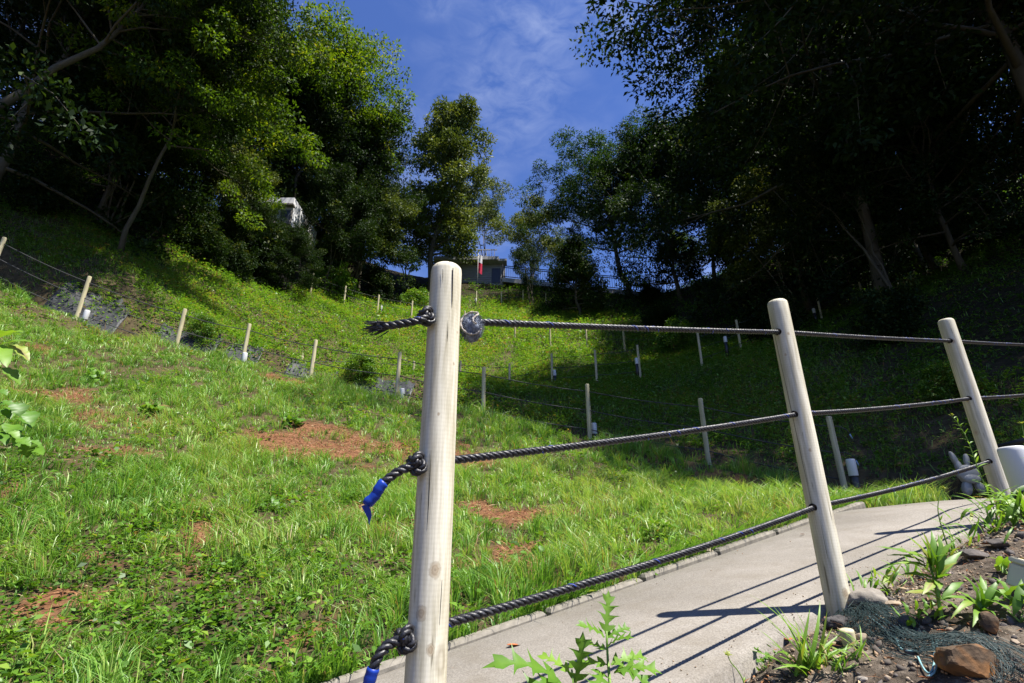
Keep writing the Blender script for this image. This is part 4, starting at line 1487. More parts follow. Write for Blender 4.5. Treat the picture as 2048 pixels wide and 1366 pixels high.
# ------------------------------------------------------------------ foreground plants
def single_leaf_mesh(p0, p1, W, prof, sag=.12, nrm=None, rows=10, tint=.5, fold=.22):
    p0, p1 = Vector(p0), Vector(p1)
    ax = p1 - p0; L = ax.length; ax.normalize()
    n_ = Vector(nrm) if nrm is not None else Vector((.25, -.45, .85))
    n_ = (n_ - ax * n_.dot(ax))
    if n_.length < .05: n_ = ax.orthogonal()
    n_.normalize(); sd = ax.cross(n_)
    if prof == 'lobed':
        ts = [0, .04, .10, .16, .20, .25, .33, .38, .42, .47, .55, .60, .64, .69, .77, .81, .86, .93, 1.0]
        ws = [.10, .12, .40, .80, .16, .16, .66, 1.1, .18, .18, .60, 1.0, .18, .20, .44, .62, .20, .10, 0.0]
    elif prof == 'ovate':
        ts = [i / rows for i in range(rows + 1)]
        ws = [math.sin(math.pi * min(1, t ** .72)) ** .85 * (1 + .06 * math.sin(t * 50)) if 0 < t < 1 else .02 for t in ts]
    elif prof == 'blade':
        ts = [i / rows for i in range(rows + 1)]
        ws = [min(1, .55 + t * 2) * (1 - t ** 2.2) for t in ts]
    else:                                   # lance
        ts = [i / rows for i in range(rows + 1)]
        ws = [max(.06, math.sin(math.pi * t ** .75)) * (1 + .08 * math.sin(t * 43)) if t < 1 else 0 for t in ts]
    V, F_ = [], []
    for i, (t, w_) in enumerate(zip(ts, ws)):
        back = -.07 * L if (prof == 'lobed' and w_ > .55) else 0
        c = p0 + ax * L * t + n_ * (L * sag * 4 * t * (1 - t))
        hw = W * .5 * w_
        lift = n_ * (hw * fold)
        wav = n_ * (hw * .18 * math.sin(i * 2.2))
        V += [c - sd * hw + lift + wav - ax * back, c, c + sd * hw + lift - wav - ax * back]
    for i in range(len(ts) - 1):
        a = 3 * i
        F_ += [(a, a + 1, a + 4, a + 3), (a + 1, a + 2, a + 5, a + 4)]
    tv = np.clip(np.array([tint + (.10 if j % 3 == 1 else 0) for j in range(len(V))]), 0, 1)
    return np_mesh('leaf', [tuple(v) for v in V], [np.array(F_)], M['weed'], {'tint': tv}, smooth=True)


M['stem'] = plain('green_stem', (.16, .26, .05), .55, .3, 40, .25)
M['red_stem'] = plain('brown_stem', (.16, .11, .05), .7, .2, 40, .25)


def plant(name, base, label, stems, leaves, group=None, stem_mat='stem'):
    """stems: list of (points, r0); leaves: (p0, p1, width, profile, sag, tint)."""
    b = Vector(base)
    r = empty(name, tuple(b)); tag(r, label, 'plant', group)
    for pts, r0 in stems:
        pts = smooth_pts(pts, 14) if len(pts) > 2 else [Vector(p) for p in pts]
        rel(MB().tube(pts, [r0 * (1 - .6 * i / (len(pts) - 1)) for i in range(len(pts))], 7), 'stem', M[stem_mat], r, b)
    for p0, p1, W, prof, sag, tint in leaves:
        o = link('leaf', single_leaf_mesh(p0, p1, W, prof, sag, None, 10, tint), r)
        o.location = -b
    return r


def V3(p): return Vector(tuple(float(c) for c in p))


rl = random.Random(5)
# lobed thistle-like weed at the bottom centre
gx0, gy0 = .165, .98
base = Vector((gx0, gy0, g1(gx0, gy0)))
top = V3(at(1213, 1262, .97))
lv = [((1212, 1268, .97), (1217, 1180, .99), .052, .02, .62), ((1210, 1275, .97), (1150, 1250, .95), .045, .10, .55), ((1214, 1276, .97), (1262, 1256, .98), .042, .10, .5),
      ((1213, 1295, .97), (1270, 1276, .94), .045, .1, .55), ((1212, 1300, .97), (1160, 1292, 1.0), .04, .1, .7),
      ((1150, 1366, .96), (1166, 1262, .95), .062, .06, .52), ((1120, 1366, .95), (962, 1337, .92), .075, .16, .5), ((1140, 1345, .96), (1072, 1312, .98), .05, .1, .78),
      ((1228, 1346, .97), (1325, 1348, .95), .062, .14, .6), ((1222, 1330, .97), (1296, 1318, 1.0), .05, .12, .66), ((1235, 1340, .96), (1318, 1400, .93), .06, .18, .45),
      ((1205, 1345, .97), (1180, 1410, .90), .06, .1, .5), ((1215, 1330, .97), (1128, 1340, .99), .05, .12, .62), ((1130, 1372, .95), (1010, 1400, .9), .06, .15, .42)]
plant('lobed_weed', base, 'light green lobed leaf weed at bottom centre in front of the path',
      [([base, V3(at(1222, 1400, .97)), V3(at(1216, 1330, .97)), top], .0045), ([base, V3(at(1150, 1400, .955)), V3(at(1150, 1364, .96))], .0035)],
      [(at(*a), at(*b), w * .78, 'lobed', s, t) for a, b, w, s, t in lv])

# upright leafy plant on the verge
b0 = hit(1886, 1246); D0 = b0[1]
node = [(1884, 1200), (1872, 1160), (1862, 1135), (1856, 1120)]
tips = [(1807, 1067, .06), (1826, 1082, .04), (1844, 1062, .0), (1875, 1066, .02), (1910, 1082, -.03), (1749, 1093, .05), (1784, 1128, -.05), (1770, 1112, .05), (1899, 1110, -.07),
        (1925, 1102, .03), (1808, 1186, -.06), (1922, 1228, -.06), (1905, 1150, -.09), (1835, 1166, .07), (1928, 1165, .05), (1800, 1150, .02), (1862, 1060, .05), (1815, 1105, -.08), (1790, 1088, .0), (1765, 1135, .04), (1885, 1078, .06), (1915, 1125, -.04), (1830, 1060, -.05), (1880, 1180, -.08), (1845, 1190, -.08), (1905, 1195, .03), (1820, 1140, .08), (1850, 1075, -.06)]
lv = []
for i, (tx, ty, dd_) in enumerate(tips):
    nd = node[min(3, 1 + i % 3)] if ty < 1140 else node[rl.randrange(0, 2)]
    lv.append((at(nd[0], nd[1], D0), at(tx, ty, D0 + dd_ * .6), .0185 * rl.uniform(.85, 1.2), 'lance', rl.uniform(.05, .16), rl.uniform(.5, .92)))
plant('leafy_weed', b0, 'upright plant with long pointed green leaves beside the second rope fence post',
      [([b0, at(1880, 1215, D0), at(1866, 1150, D0), at(1856, 1118, D0)], .006)], lv)

# spreading rosette right of it
b0 = hit(1957, 1232); D0 = b0[1]
lv = []
for tx, ty, dd_ in ((1918, 1145, .02), (1972, 1160, .05), (2003, 1157, .0), (2018, 1205, -.05), (1992, 1232, -.10), (1905, 1180, .05), (1886, 1195, -.04), (1940, 1150, -.06), (2030, 1180, .03), (1900, 1240, -.1), (1945, 1255, -.12), (1960, 1150, .06)):
    lv.append((at(1957 + rl.uniform(-8, 8), 1222 + rl.uniform(-12, 8), D0), at(tx, ty, D0 + dd_ * .6), .017 * rl.uniform(.8, 1.2), 'lance', rl.uniform(.1, .22), rl.uniform(.45, .9)))
plant('rosette_weed', b0, 'spreading green rosette weed right of the upright leafy plant', [([b0, at(1957, 1215, D0)], .005)], lv)

# grass clump at the edge of the slab
b0 = hit(1606, 1350); D0 = b0[1]
lv = []
for tx, ty, dd_ in ((1494, 1186, .02), (1503, 1212, -.03), (1540, 1205, .04), (1545, 1200, -.05), (1560, 1230, .02), (1640, 1200, .05), (1655, 1215, -.03), (1665, 1255, .0), (1700, 1350, -.05), (1690, 1320, .02), (1530, 1280, -.06),
                    (1512, 1255, .03), (1575, 1225, -.02), (1590, 1240, .05), (1735, 1318, .02), (1748, 1290, .04), (1640, 1300, -.08), (1560, 1330, -.1), (1720, 1285, -.05), (1620, 1215, .02), (1780, 1340, .03), (1800, 1322, -.03), (1550, 1310, .06), (1600, 1250, .08), (1520, 1230, .05), (1535, 1250, -.04), (1565, 1262, .03), (1585, 1212, -.03), (1630, 1260, .04), (1660, 1290, -.05), (1680, 1290, .05), (1545, 1340, -.06), (1572, 1300, .02), (1610, 1275, -.06), (1650, 1320, .03), (1500, 1300, .0), (1690, 1262, .05), (1725, 1340, -.04)):
    lv.append((at(1606 + rl.uniform(-25, 40), 1350 + rl.uniform(-14, 12), D0), at(tx, ty, D0 + dd_), .0095 * rl.uniform(.8, 1.3), 'blade', rl.uniform(.03, .14), rl.uniform(.5, .95)))
plant('grass_clump', b0, 'clump of long grass blades at the edge of the concrete slab', [([b0, at(1606, 1330, D0)], .003)], lv)

# small round-leaved weed at the slab corner
b0 = hit(1530, 1345); D0 = b0[1]
lv = []
for i in range(26):
    p = np.array(at(1530 + rl.gauss(0, 20), 1315 + rl.gauss(0, 22), D0 + rl.uniform(-.04, .04)))
    q_ = p + np.array([rl.uniform(-.018, .018), rl.uniform(-.02, .01), rl.uniform(-.008, .012)])
    lv.append((p, q_, .014, 'ovate', .1, rl.uniform(.3, .75)))
plant('small_weed', b0, 'little round leaved weed beside the broken slab corner', [([b0, at(1528, 1320, D0)], .002), ([b0, at(1545, 1310, D0)], .002), ([b0, at(1515, 1322, D0)], .002)], lv)


def tall_stem(name, label, px_pts, D, nleaf, Ll, W, tint=.7, flower=True):
    pts = [V3(at(px, py, D)) for px, py in px_pts]
    gb = Vector((pts[0].x, pts[0].y, min(pts[0].z, g1(pts[0].x, pts[0].y))))
    sp = smooth_pts([gb] + pts if (pts[0] - gb).length > .03 else pts, 24)
    lv = []
    for i in range(nleaf):
        k = 2 + int((len(sp) - 3) * i / nleaf)
        a = i * 2.4
        d_ = Vector((math.cos(a), math.sin(a) * .6, rl.uniform(.1, .8)))
        l_ = Ll * (1.15 - .75 * i / nleaf) * rl.uniform(.8, 1.2)
        lv.append((sp[k], sp[k] + d_.normalized() * l_, W * (1 - .5 * i / nleaf), 'lance', .1, tint + rl.uniform(-.15, .15)))
    if flower:
        for i in range(9):
            d_ = Vector((rl.uniform(-1, 1), rl.uniform(-1, 1), rl.uniform(.2, 1))).normalized()
            lv.append((sp[-1], sp[-1] + d_ * .014, .006, 'ovate', .1, .9))
    return plant(name, gb, label, [(sp, .0028)], lv)


tall_stem('tall_weed', 'tall thin leafy weed stem in front of the rightmost rope fence post', [(2000, 1050), (1975, 985), (1955, 935), (1935, 880), (1915, 845), (1903, 832)], 2.25, 30, .055, .009)
tall_stem('tall_weed', 'tall weed stem at the right edge above the large white light', [(2062, 950), (2055, 905), (2048, 870), (2043, 848)], 1.9, 14, .04, .008)
tall_stem('bud_weed', 'thin nodding bud stem on the verge left of the leafy weed tangle', [(1900, 1105), (1885, 1060), (1876, 1020), (1880, 990), (1888, 978)], 1.95, 5, .03, .006)
tall_stem('thin_weed', 'tiny thin weed against the pale slab at lower right', [(1490, 1375), (1478, 1345), (1462, 1325), (1456, 1312)], 1.45, 5, .02, .006)


def leaf_tangle(name, label, px, py, D, n, spread, L, W, prof, up=.5, t0=.6):
    c = V3(at(px, py, D)); gb = Vector((c.x, c.y, g1(c.x, c.y)))
    lv, st = [], []
    for i in range(n):
        o_ = Vector((rl.gauss(0, spread), rl.gauss(0, spread * .7), 0))
        p = Vector((gb.x + o_.x, gb.y + o_.y, g1(gb.x + o_.x, gb.y + o_.y) + rl.uniform(0, up * L)))
        a = rl.uniform(0, 6.28)
        d_ = Vector((math.cos(a), math.sin(a), rl.uniform(.1, 1.3))).normalized()
        lv.append((p, p + d_ * L * rl.uniform(.6, 1.25), W * rl.uniform(.7, 1.2), prof, rl.uniform(.06, .25), min(1, max(0, t0 + rl.gauss(0, .18)))))
    for i in range(4):
        a = rl.uniform(0, 6.28)
        st.append(([gb, gb + Vector((math.cos(a) * spread, math.sin(a) * spread * .7, up * L * .7))], .003))
    return plant(name, gb, label, st, lv)


leaf_tangle('weed_tangle', 'tangle of green weeds round the foot of the rightmost rope fence post', 1995, 1075, 2.2, 46, .10, .12, .016, 'lance', 1.0)
leaf_tangle('weed_tangle', 'bushy leafy weeds in front of the large white light', 2046, 1020, 2.0, 36, .06, .12, .02, 'lance', .7, .62)
leaf_tangle('weed_tangle', 'low grassy weeds between the leafy plant and the beige box', 1915, 1095, 1.95, 34, .09, .085, .009, 'blade', .4, .7)
leaf_tangle('weed_tangle', 'small feathery weeds behind the upright leafy plant', 1775, 1150, 1.9, 34, .055, .075, .009, 'lance', .9, .66)
leaf_tangle('grass_clump', 'short grass tuft in front of the wooden peg', 1690, 1345, float(hit(1690, 1345)[1]), 26, .035, .075, .006, 'blade', .3, .68)
leaf_tangle('grass_clump', 'thin grass tuft at the left foot of the second rope fence post', 1632, 1225, float(hit(1632, 1225)[1]), 16, .02, .06, .006, 'blade', .3, .6)
leaf_tangle('weed_tangle', 'leafy seedlings under the upright leafy plant', 1850, 1240, float(hit(1850, 1240)[1]), 18, .05, .05, .012, 'lance', .4, .6)
leaf_tangle('rosette_weed', 'small jagged weed at the bottom right edge below brown rock', 1985, 1362, 1.16, 9, .03, .06, .02, 'lobed', .2, .7)
leaf_tangle('rosette_weed', 'small drooping weed at the right edge on the stony verge', 2035, 1225, 1.45, 9, .03, .09, .02, 'lance', .4, .62)
leaf_tangle('rosette_weed', 'pale weed seedling in the gravel near the right edge', 2010, 1130, 1.65, 8, .02, .06, .014, 'lance', .3, .7)


# big-leaved shrubs reaching in at the left edge
def shrub_px(name, label, stem_px, D, leaf_list, W, t0, prof='ovate'):
    pts = [V3(at(a, b, D)) for a, b in stem_px]
    gb = Vector((pts[0].x, pts[0].y, g1(pts[0].x, pts[0].y)))
    lv = [(at(a, b, D + e), at(c, d_, D + e + f), W * w_, prof, .08, min(1, t0 + rl.uniform(-.15, .2))) for a, b, c, d_, e, f, w_ in leaf_list]
    return plant(name, gb, label, [([gb] + pts, .009)], lv, stem_mat='red_stem')


shrub_px('large_leaf_shrub', 'pale drooping large leaves of a shrub reaching in at the left edge', [(-40, 800), (-25, 720), (-5, 680)], 1.9,
         [(-5, 678, 46, 664, 0, -.05, 1.0), (0, 690, 66, 684, .03, .02, .7), (-8, 690, 14, 735, -.04, -.03, 1.0), (20, 690, 58, 722, .05, .02, .95), (-30, 680, 10, 655, .05, 0, 1.0),
          (5, 735, 40, 770, .06, .03, .85), (-40, 700, -4, 740, 0, 0, 1.1), (-50, 660, -5, 650, 0, 0, 1.0), (-60, 720, -10, 770, .05, 0, 1.0)], .062, .72)
ll = []
for i in range(62):
    a, b = rl.uniform(-70, 62), rl.uniform(775, 905)
    if a > 20 and b < 800: continue
    an = rl.uniform(0, 6.28)
    ll.append((a, b, a + math.cos(an) * rl.uniform(16, 34), b + abs(math.sin(an)) * 24 + 4, rl.uniform(-.15, .15), rl.uniform(-.05, .05), rl.uniform(.6, 1.1)))
shrub_px('dark_leaf_shrub', 'dark green bush with toothed leaves at the left edge', [(-30, 960), (-20, 880), (0, 830)], 2.6, ll, .07, .45)
for k, (px, py, D, lab) in enumerate(((185, 762, 6.5, 'broad pale leaf weed standing in grass on the upper left bank'), (580, 856, 6.0, 'dark leafy weed above the large reddish bare patch'),
                                      (300, 830, 5.0, 'leafy tuft on the left bank between bare patches'), (1070, 1120, 3.2, 'dark low weed in the grass right of foremost post'), (540, 1020, 3.4, 'round leaved dark weed patch in mid bank'))):
    q_ = hit(px, py)
    leaf_tangle('broad_weed', lab, px, py, float(q_[1]), 22, .07, .12 if k < 3 else .07, .07 if k < 3 else .035, 'ovate', .6, .55 if k in (0, 2) else .3)

# ------------------------------------------------------------------ stones, net, stake, fallen leaves
def stone_mat(name, lo, hi, patch):
    m = NT(name)
    co = m.coord()
    a = m.noise(35, 6, .65, co); b = m.noise(9, 3, .5, co, .6)
    c = m.mix(m.ramp(b, [(.48, (0, 0, 0)), (.64, (1, 1, 1))]), m.ramp(a, [(.3, lo), (.7, hi)]), patch)
    m.princ(c, .85, .2, m.bump(a, .6, .006))
    return m.m


M['grey_stone'] = stone_mat('grey_stone', (.17, .15, .125), (.30, .27, .23), (.25, .225, .19))
M['brown_stone'] = stone_mat('brown_stone', (.04, .028, .018), (.14, .095, .06), (.25, .12, .045))
M['dark_stone'] = stone_mat('dark_stone', (.05, .045, .04), (.15, .13, .12), (.10, .085, .07))
M['tan_stone'] = stone_mat('tan_stone', (.22, .17, .12), (.38, .31, .23), (.30, .20, .12))


def rock_mesh(size, seed, mat, sub=3, angular=0.0, amp=.22):
    bm = bmesh.new()
    bmesh.ops.create_icosphere(bm, subdivisions=sub, radius=1.0)
    off = Vector((seed * 3.1, seed * 1.7, seed))
    rs = random.Random(seed)
    planes = [(Vector((rs.gauss(0, 1), rs.gauss(0, 1), rs.gauss(0, 1))).normalized(), rs.uniform(.52, .85)) for _ in range(11)]
    for v in bm.verts:
        n_ = v.co.normalized()
        f = 1 + amp * mnoise.noise(n_ * 1.3 + off) + amp * .3 * mnoise.noise(n_ * 4 + off)
        p = n_ * f
        if angular:
            for pn, pd in planes:
                e = p.dot(pn) - pd
                if e > 0: p -= pn * e * angular
        p = p * (1 + .025 * mnoise.noise(n_ * 9 + off) + .015 * mnoise.noise(n_ * 19 + off))
        v.co = Vector((p.x * size[0], p.y * size[1], p.z * size[2]))
    me = bpy.data.meshes.new('stone'); bm.to_mesh(me); bm.free()
    if not angular:
        me.polygons.foreach_set('use_smooth', [True] * len(me.polygons))
    me.materials.append(mat)
    return me


def rock(px, py, size, seed, mat, label, rz=0, angular=0.0, sink=.3, group=None, name='stone'):
    p = hit(px, py)
    o = link(name, rock_mesh(size, seed, M[mat], 4 if size[0] > .04 else 3, angular), None, (p[0], p[1], p[2] + size[2] * (1 - sink)), (rl.uniform(-.1, .1), rl.uniform(-.1, .1), rz))
    tag(o, label, 'stone', group)
    return o


rock(1742, 1218, (.058, .042, .034), 4, 'grey_stone', 'smooth pale grey stone at the foot of second rope fence post', -.15, 0, .25)
rock(1940, 1345, (.070, .05, .040), 3, 'brown_stone', 'large angular brown rock with orange edge at bottom right', .2, 1.0, .45)
rock(1815, 1255, (.026, .022, .018), 9, 'dark_stone', 'mossy dark stone between net and leafy plant', .5, .4)
rock(1950, 1118, (.06, .04, .018), 12, 'dark_stone', 'flat dark slab of rock on the verge below beige box', .1, .8, .3)
rock(2000, 1095, (.045, .03, .018), 14, 'dark_stone', 'dark rock lying against the weeds at right', .6, .7, .3)
rock(1985, 1265, (.028, .022, .028), 15, 'brown_stone', 'upright reddish stone right of the net', .4, .7)
rock(1790, 1212, (.032, .02, .009), 17, 'tan_stone', 'thin flat tan stone beside the grey stone', .2, .6)
rock(1725, 1285, (.018, .016, .015), 18, 'tan_stone', 'small tan stone next to the wooden peg', .3, .6)
for i in range(18):
    i += 0
    s_ = rl.uniform(.006, .015)
    px, py = rl.uniform(1640, 2060), rl.uniform(1235, 1364)
    sm_ = ('tan_stone', 'grey_stone', 'dark_stone', 'brown_stone')[i % 4]
    rock(px, py, (s_ * rl.uniform(.9, 1.4), s_, s_ * rl.uniform(.5, .9)), 30 + i % 9, sm_, 'small ' + sm_.split('_')[0] + ' angular stone half buried in the dirt verge', rl.uniform(0, 3), .7, .75, 'small stones scattered on the verge')

# grit between the stones
gb = MB(); n_g = 0
bmg = bmesh.new(); bmesh.ops.create_icosphere(bmg, subdivisions=1, radius=1.0)
iv = np.array([v.co[:] for v in bmg.verts]); iff = np.array([[v.index for v in f.verts] for f in bmg.faces]); bmg.free()
gg = np.random.default_rng(8)
s_ = gg.uniform(-.2, 3.8, 13000); n_ = -np.abs(gg.normal(0, .45, 13000)) + .02
xy = P1[None] + DD[None] * s_[:, None] + NN[None] * n_[:, None]
k = (dirt_mask(xy[:, 0], xy[:, 1]) > .4) & in_view(xy[:, 0], xy[:, 1], ground(xy[:, 0], xy[:, 1]), .7) & (n_ > -1.1)
xy = xy[k][:6000]
# some of it trodden on to the path
sp_ = gg.uniform(-1, 4.0, 700); np_ = .03 + np.abs(gg.normal(0, .10, 700)); np_[:250] = gg.uniform(.05, .9, 250)
xy = np.concatenate([xy, P1[None] + DD[None] * sp_[:, None] + NN[None] * np_[:, None]])
zz = ground(xy[:, 0], xy[:, 1])
zz[-700:] = path_z(sp_) + .002
sc_ = gg.uniform(.0012, .0055, len(xy)) * gg.choice([1, 1, 1.5], len(xy))
sc_[-700:] *= .55
rotm = gg.normal(0, 1, (len(xy), 3, 3)); rotm = np.linalg.qr(rotm)[0]
loc_v = iv[None] * (1 + .25 * gg.normal(0, 1, (len(xy), len(iv), 1))) * np.array([1, .8, .6])
VV = np.einsum('nij,nkj->nki', rotm, loc_v) * sc_[:, None, None] + np.concatenate([xy, (zz + sc_ * .3)[:, None]], 1)[:, None]
FF = (iff[None] + (np.arange(len(xy)) * len(iv))[:, None, None]).reshape(-1, 3)
o = link('grit', np_mesh('grit', VV.reshape(-1, 3), [FF], M['tan_stone']))
tag(o, 'loose grit and crumbs of soil on the verge', 'grit', kind='stuff')

# clods and straw litter on the verge
n_c = 2400
s_ = gg.uniform(.1, 3.8, n_c); n_ = -np.abs(gg.normal(0, .42, n_c)) - .02
xy = P1[None] + DD[None] * s_[:, None] + NN[None] * n_[:, None]
k = in_view(xy[:, 0], xy[:, 1], ground(xy[:, 0], xy[:, 1]), .7) & (n_ > -1.1) & (dirt_mask(xy[:, 0], xy[:, 1]) > .4)
xy = xy[k][:900]; zz = ground(xy[:, 0], xy[:, 1])
sc_ = np.abs(gg.normal(.006, .004, len(xy))) + .003
rotm = np.linalg.qr(gg.normal(0, 1, (len(xy), 3, 3)))[0]
loc_v = iv[None] * (1 + .3 * gg.normal(0, 1, (len(xy), len(iv), 1))) * np.array([1, .85, .6])
VV = np.einsum('nij,nkj->nki', rotm, loc_v) * sc_[:, None, None] + np.concatenate([xy, (zz + sc_ * .1)[:, None]], 1)[:, None]
FF = (iff[None] + (np.arange(len(xy)) * len(iv))[:, None, None]).reshape(-1, 3)
o = link('soil_clods', np_mesh('soil_clods', VV.reshape(-1, 3), [FF], M['dark_stone']))
tag(o, 'crumbly dark soil clods on the verge', 'soil', kind='stuff')
n_c = 4200
s_ = gg.uniform(.1, 3.9, n_c); n_ = -np.abs(gg.normal(0, .42, n_c)) + .03
xy = P1[None] + DD[None] * s_[:, None] + NN[None] * n_[:, None]
k = in_view(xy[:, 0], xy[:, 1], ground(xy[:, 0], xy[:, 1]), .7) & (n_ > -1.1)
x, y = xy[k, 0], xy[k, 1]
a = gg.uniform(0, 2 * np.pi, len(x))
P = np.stack([x, y, ground(x, y) + gg.uniform(.002, .012, len(x))], 1)
A = unit(np.stack([np.cos(a), np.sin(a), gg.normal(.05, .25, len(x))], 1))
Nn = unit(np.array([0, 0, 1.0]) + gg.normal(0, .4, (len(x), 3))); Nn = unit(Nn - A * (A * Nn).sum(1)[:, None])
L = gg.uniform(.012, .05, len(x))
V, F_, tt = leaves_arr(P, A, Nn, L, gg.choice([.0012, .0016, .006], len(x), p=[.5, .4, .1]), np.clip(gg.normal(.62, .28, len(x)), 0, 1))
o = link('plant_litter', np_mesh('plant_litter', V, [F_], M['straw'], {'tint': tt}))
tag(o, 'dry stalks and leaf crumbs strewn on the verge', 'litter', kind='stuff')

# dark tangled garden net lying from the post foot down the verge
M['net'] = plain('net_twine', (.028, .05, .05), .6, .3, 200, .8)
M['net_cord'] = plain('net_cord', (.20, .36, .38), .55, .3, 90, .4)
spine = [hit(1712, 1205), hit(1722, 1232), hit(1760, 1262), hit(1800, 1285), hit(1850, 1300), hit(1905, 1300), hit(1960, 1300), hit(2010, 1335), hit(2055, 1370)]
sp = smooth_pts(spine, 40)
wd = np.interp(np.linspace(0, 1, len(sp)), [0, .12, .35, .55, .75, 1], [.03, .045, .07, .065, .045, .06])
net = MB()


def on_ground(p, lift):
    return Vector((p[0], p[1], g1(p[0], p[1]) + lift))


for i in range(420):
    k0 = rl.randrange(0, len(sp) - 5); ln = rl.randrange(3, 8)
    off = rl.gauss(0, .6)
    pts = []
    for j in range(ln):
        k = min(len(sp) - 1, k0 + j * 2)
        nx_ = sp[min(k + 1, len(sp) - 1)] - sp[max(0, k - 1)]
        s2 = Vector((-nx_.y, nx_.x, 0)).normalized()
        off += rl.gauss(0, .32)
        p = sp[k] + s2 * (wd[k] * max(-1.5, min(1.5, off)))
        pts.append(on_ground(p, .003 + wd[k] * .6 * max(0, 1 - off * off * .6) * rl.uniform(.1, 1)))
    if len(pts) > 2 and (pts[0] - pts[-1]).length > .01:
        net.tube(smooth_pts(pts, 18), rl.choice((.00045, .0006, .0008)), 3, False)
for i in range(160):          # loose loops of twine
    k = rl.randrange(1, len(sp) - 1)
    c_ = sp[k] + Vector((rl.gauss(0, .6), rl.gauss(0, .6), 0)) * wd[k]
    r_ = rl.uniform(.006, .02); a0 = rl.uniform(0, 6)
    net.tube([on_ground(c_ + Vector((math.cos(a0 + a * .7) * r_, math.sin(a0 + a * .7) * r_ * .7, 0)), rl.uniform(.002, .5 * wd[k])) for a in range(7)], .0005, 3, False)
netr = empty('garden_net', tuple(sp[0])); tag(netr, 'dark teal tangled garden net lying on the verge from the post foot', 'net')
rel(net, 'mesh', M['net'], netr, sp[0], False)
cords = [[(1716, 1200), (1722, 1218), (1735, 1235), (1765, 1262), (1800, 1292)], [(1735, 1222), (1775, 1250), (1830, 1275), (1880, 1290), (1920, 1290)],
         [(1868, 1292), (1872, 1330), (1866, 1352), (1858, 1356), (1848, 1345), (1838, 1322)], [(1874, 1290), (1879, 1325), (1870, 1356), (1856, 1362)], [(1640, 1212), (1668, 1220), (1690, 1232), (1712, 1228)], [(1628, 1244), (1614, 1256)],
         [(1790, 1275), (1800, 1300), (1815, 1312), (1850, 1312)]]
for c_ in cords:
    pts = [on_ground(hit(a, b), .008) for a, b in c_]
    rel(MB().tube(smooth_pts(pts, 16) if len(pts) > 2 else pts, .0022, 6), 'cord', M['net_cord'], netr, sp[0])
# bundled grey cloth under the post foot and a sawn peg
bmz = bmesh.new(); bmesh.ops.create_icosphere(bmz, subdivisions=4, radius=1.0)
for v in bmz.verts:
    n_ = v.co.normalized()
    f = 1 + .25 * mnoise.noise(n_ * 2.0) + .12 * mnoise.noise(Vector((n_.x * 3, n_.y * 3, n_.z * 14)))
    v.co = Vector((n_.x * .058 * f, n_.y * .026 * f, n_.z * .022 * f))
me = bpy.data.meshes.new('cloth_bundle'); bmz.to_mesh(me); bmz.free()
me.polygons.foreach_set('use_smooth', [True] * len(me.polygons)); me.materials.append(plain('grey_fleece', (.075, .07, .068), .95, .05, 60, .5, .8))
p = hit(1680, 1252)
o = link('cloth_bundle', me, None, (p[0], p[1] - .01, p[2] + .008), (0, .1, .25)); tag(o, 'dark grey matted cloth bundled under the second rope fence post', 'cloth')
p = hit(1700, 1290)
o = MB().lathe([(.016, -.05), (.0175, .0), (.018, .034), (.0165, .038), (.006, .0385)], 14).build('wooden_peg', M['post2'], None, True, (p[0], p[1], p[2]))
o.rotation_euler = (.12, -.1, 0); tag(o, 'short sawn wooden peg below the second rope fence post', 'peg')

# fallen leaves
M['dry_leaf'] = plain('dry_leaf', (.36, .12, .045), .7, .25, 60, .45)


def fallen(px, py, L, rz, label, curl=.25):
    p = hit(px, py)
    d, z_ = path_dist(np.array([p[0]]), np.array([p[1]]))
    if d[0] < PATH_HW:
        for _ in range(5):
            q_ = ray(px, py); t_ = (float(z_[0]) + .006) / q_[2] if abs(q_[2]) > .02 else p[1]
            if .5 < t_ < 8: p = q_ * t_
            d, z_ = path_dist(np.array([p[0]]), np.array([p[1]]))
        p[2] = float(z_[0]) + .0
    V, F_ = [], []
    for i in range(9):
        t = i / 8; w_ = L * .24 * math.sin(math.pi * t ** .8) if 0 < i < 8 else .0008
        zc = curl * L * (t - .5) ** 2
        V += [((t - .5) * L, -w_, zc + w_ * .55), ((t - .5) * L, 0, zc), ((t - .5) * L, w_, zc + w_ * .35)]
    for i in range(8):
        a = 3 * i
        F_ += [(a, a + 1, a + 4, a + 3), (a + 1, a + 2, a + 5, a + 4)]
    o = link('fallen_leaf', np_mesh('fallen_leaf', V, [np.array(F_)], M['dry_leaf'], None, True), None, (p[0], p[1], p[2] + .007), (rl.uniform(-.1, .2), rl.uniform(-.15, .05), rz))
    tag(o, label, 'leaf', 'fallen leaves')


fallen(1030, 1293, .062, .25, 'orange brown fallen leaf on the path right of foremost post')
fallen(1595, 1175, .034, .3, 'orange fallen leaf on the path left of second rope fence post')
fallen(1610, 1094, .03, .2, 'small pale fallen leaf far across the path')
fallen(1890, 1268, .032, -.2, 'reddish fallen leaf lying on the net')
fallen(1815, 1294, .026, .4, 'reddish fallen leaf below the tangled net')
fallen(1880, 1342, .022, .9, 'orange fallen leaf beside the brown rock')
fallen(1855, 1364, .03, -.3, 'red fallen leaf at the bottom edge below the net loop')
fallen(1995, 1148, .028, .7, 'rust coloured fallen leaf on the verge near the dark slab')
fallen(1975, 1093, .04, -.5, 'orange fallen leaf under the weeds by the beige box')
fallen(2017, 1194, .026, .2, 'orange fallen leaf at the right edge of the verge')
fallen(1578, 1285, .05, 1.1, 'large orange dry leaf behind the long grass clump')

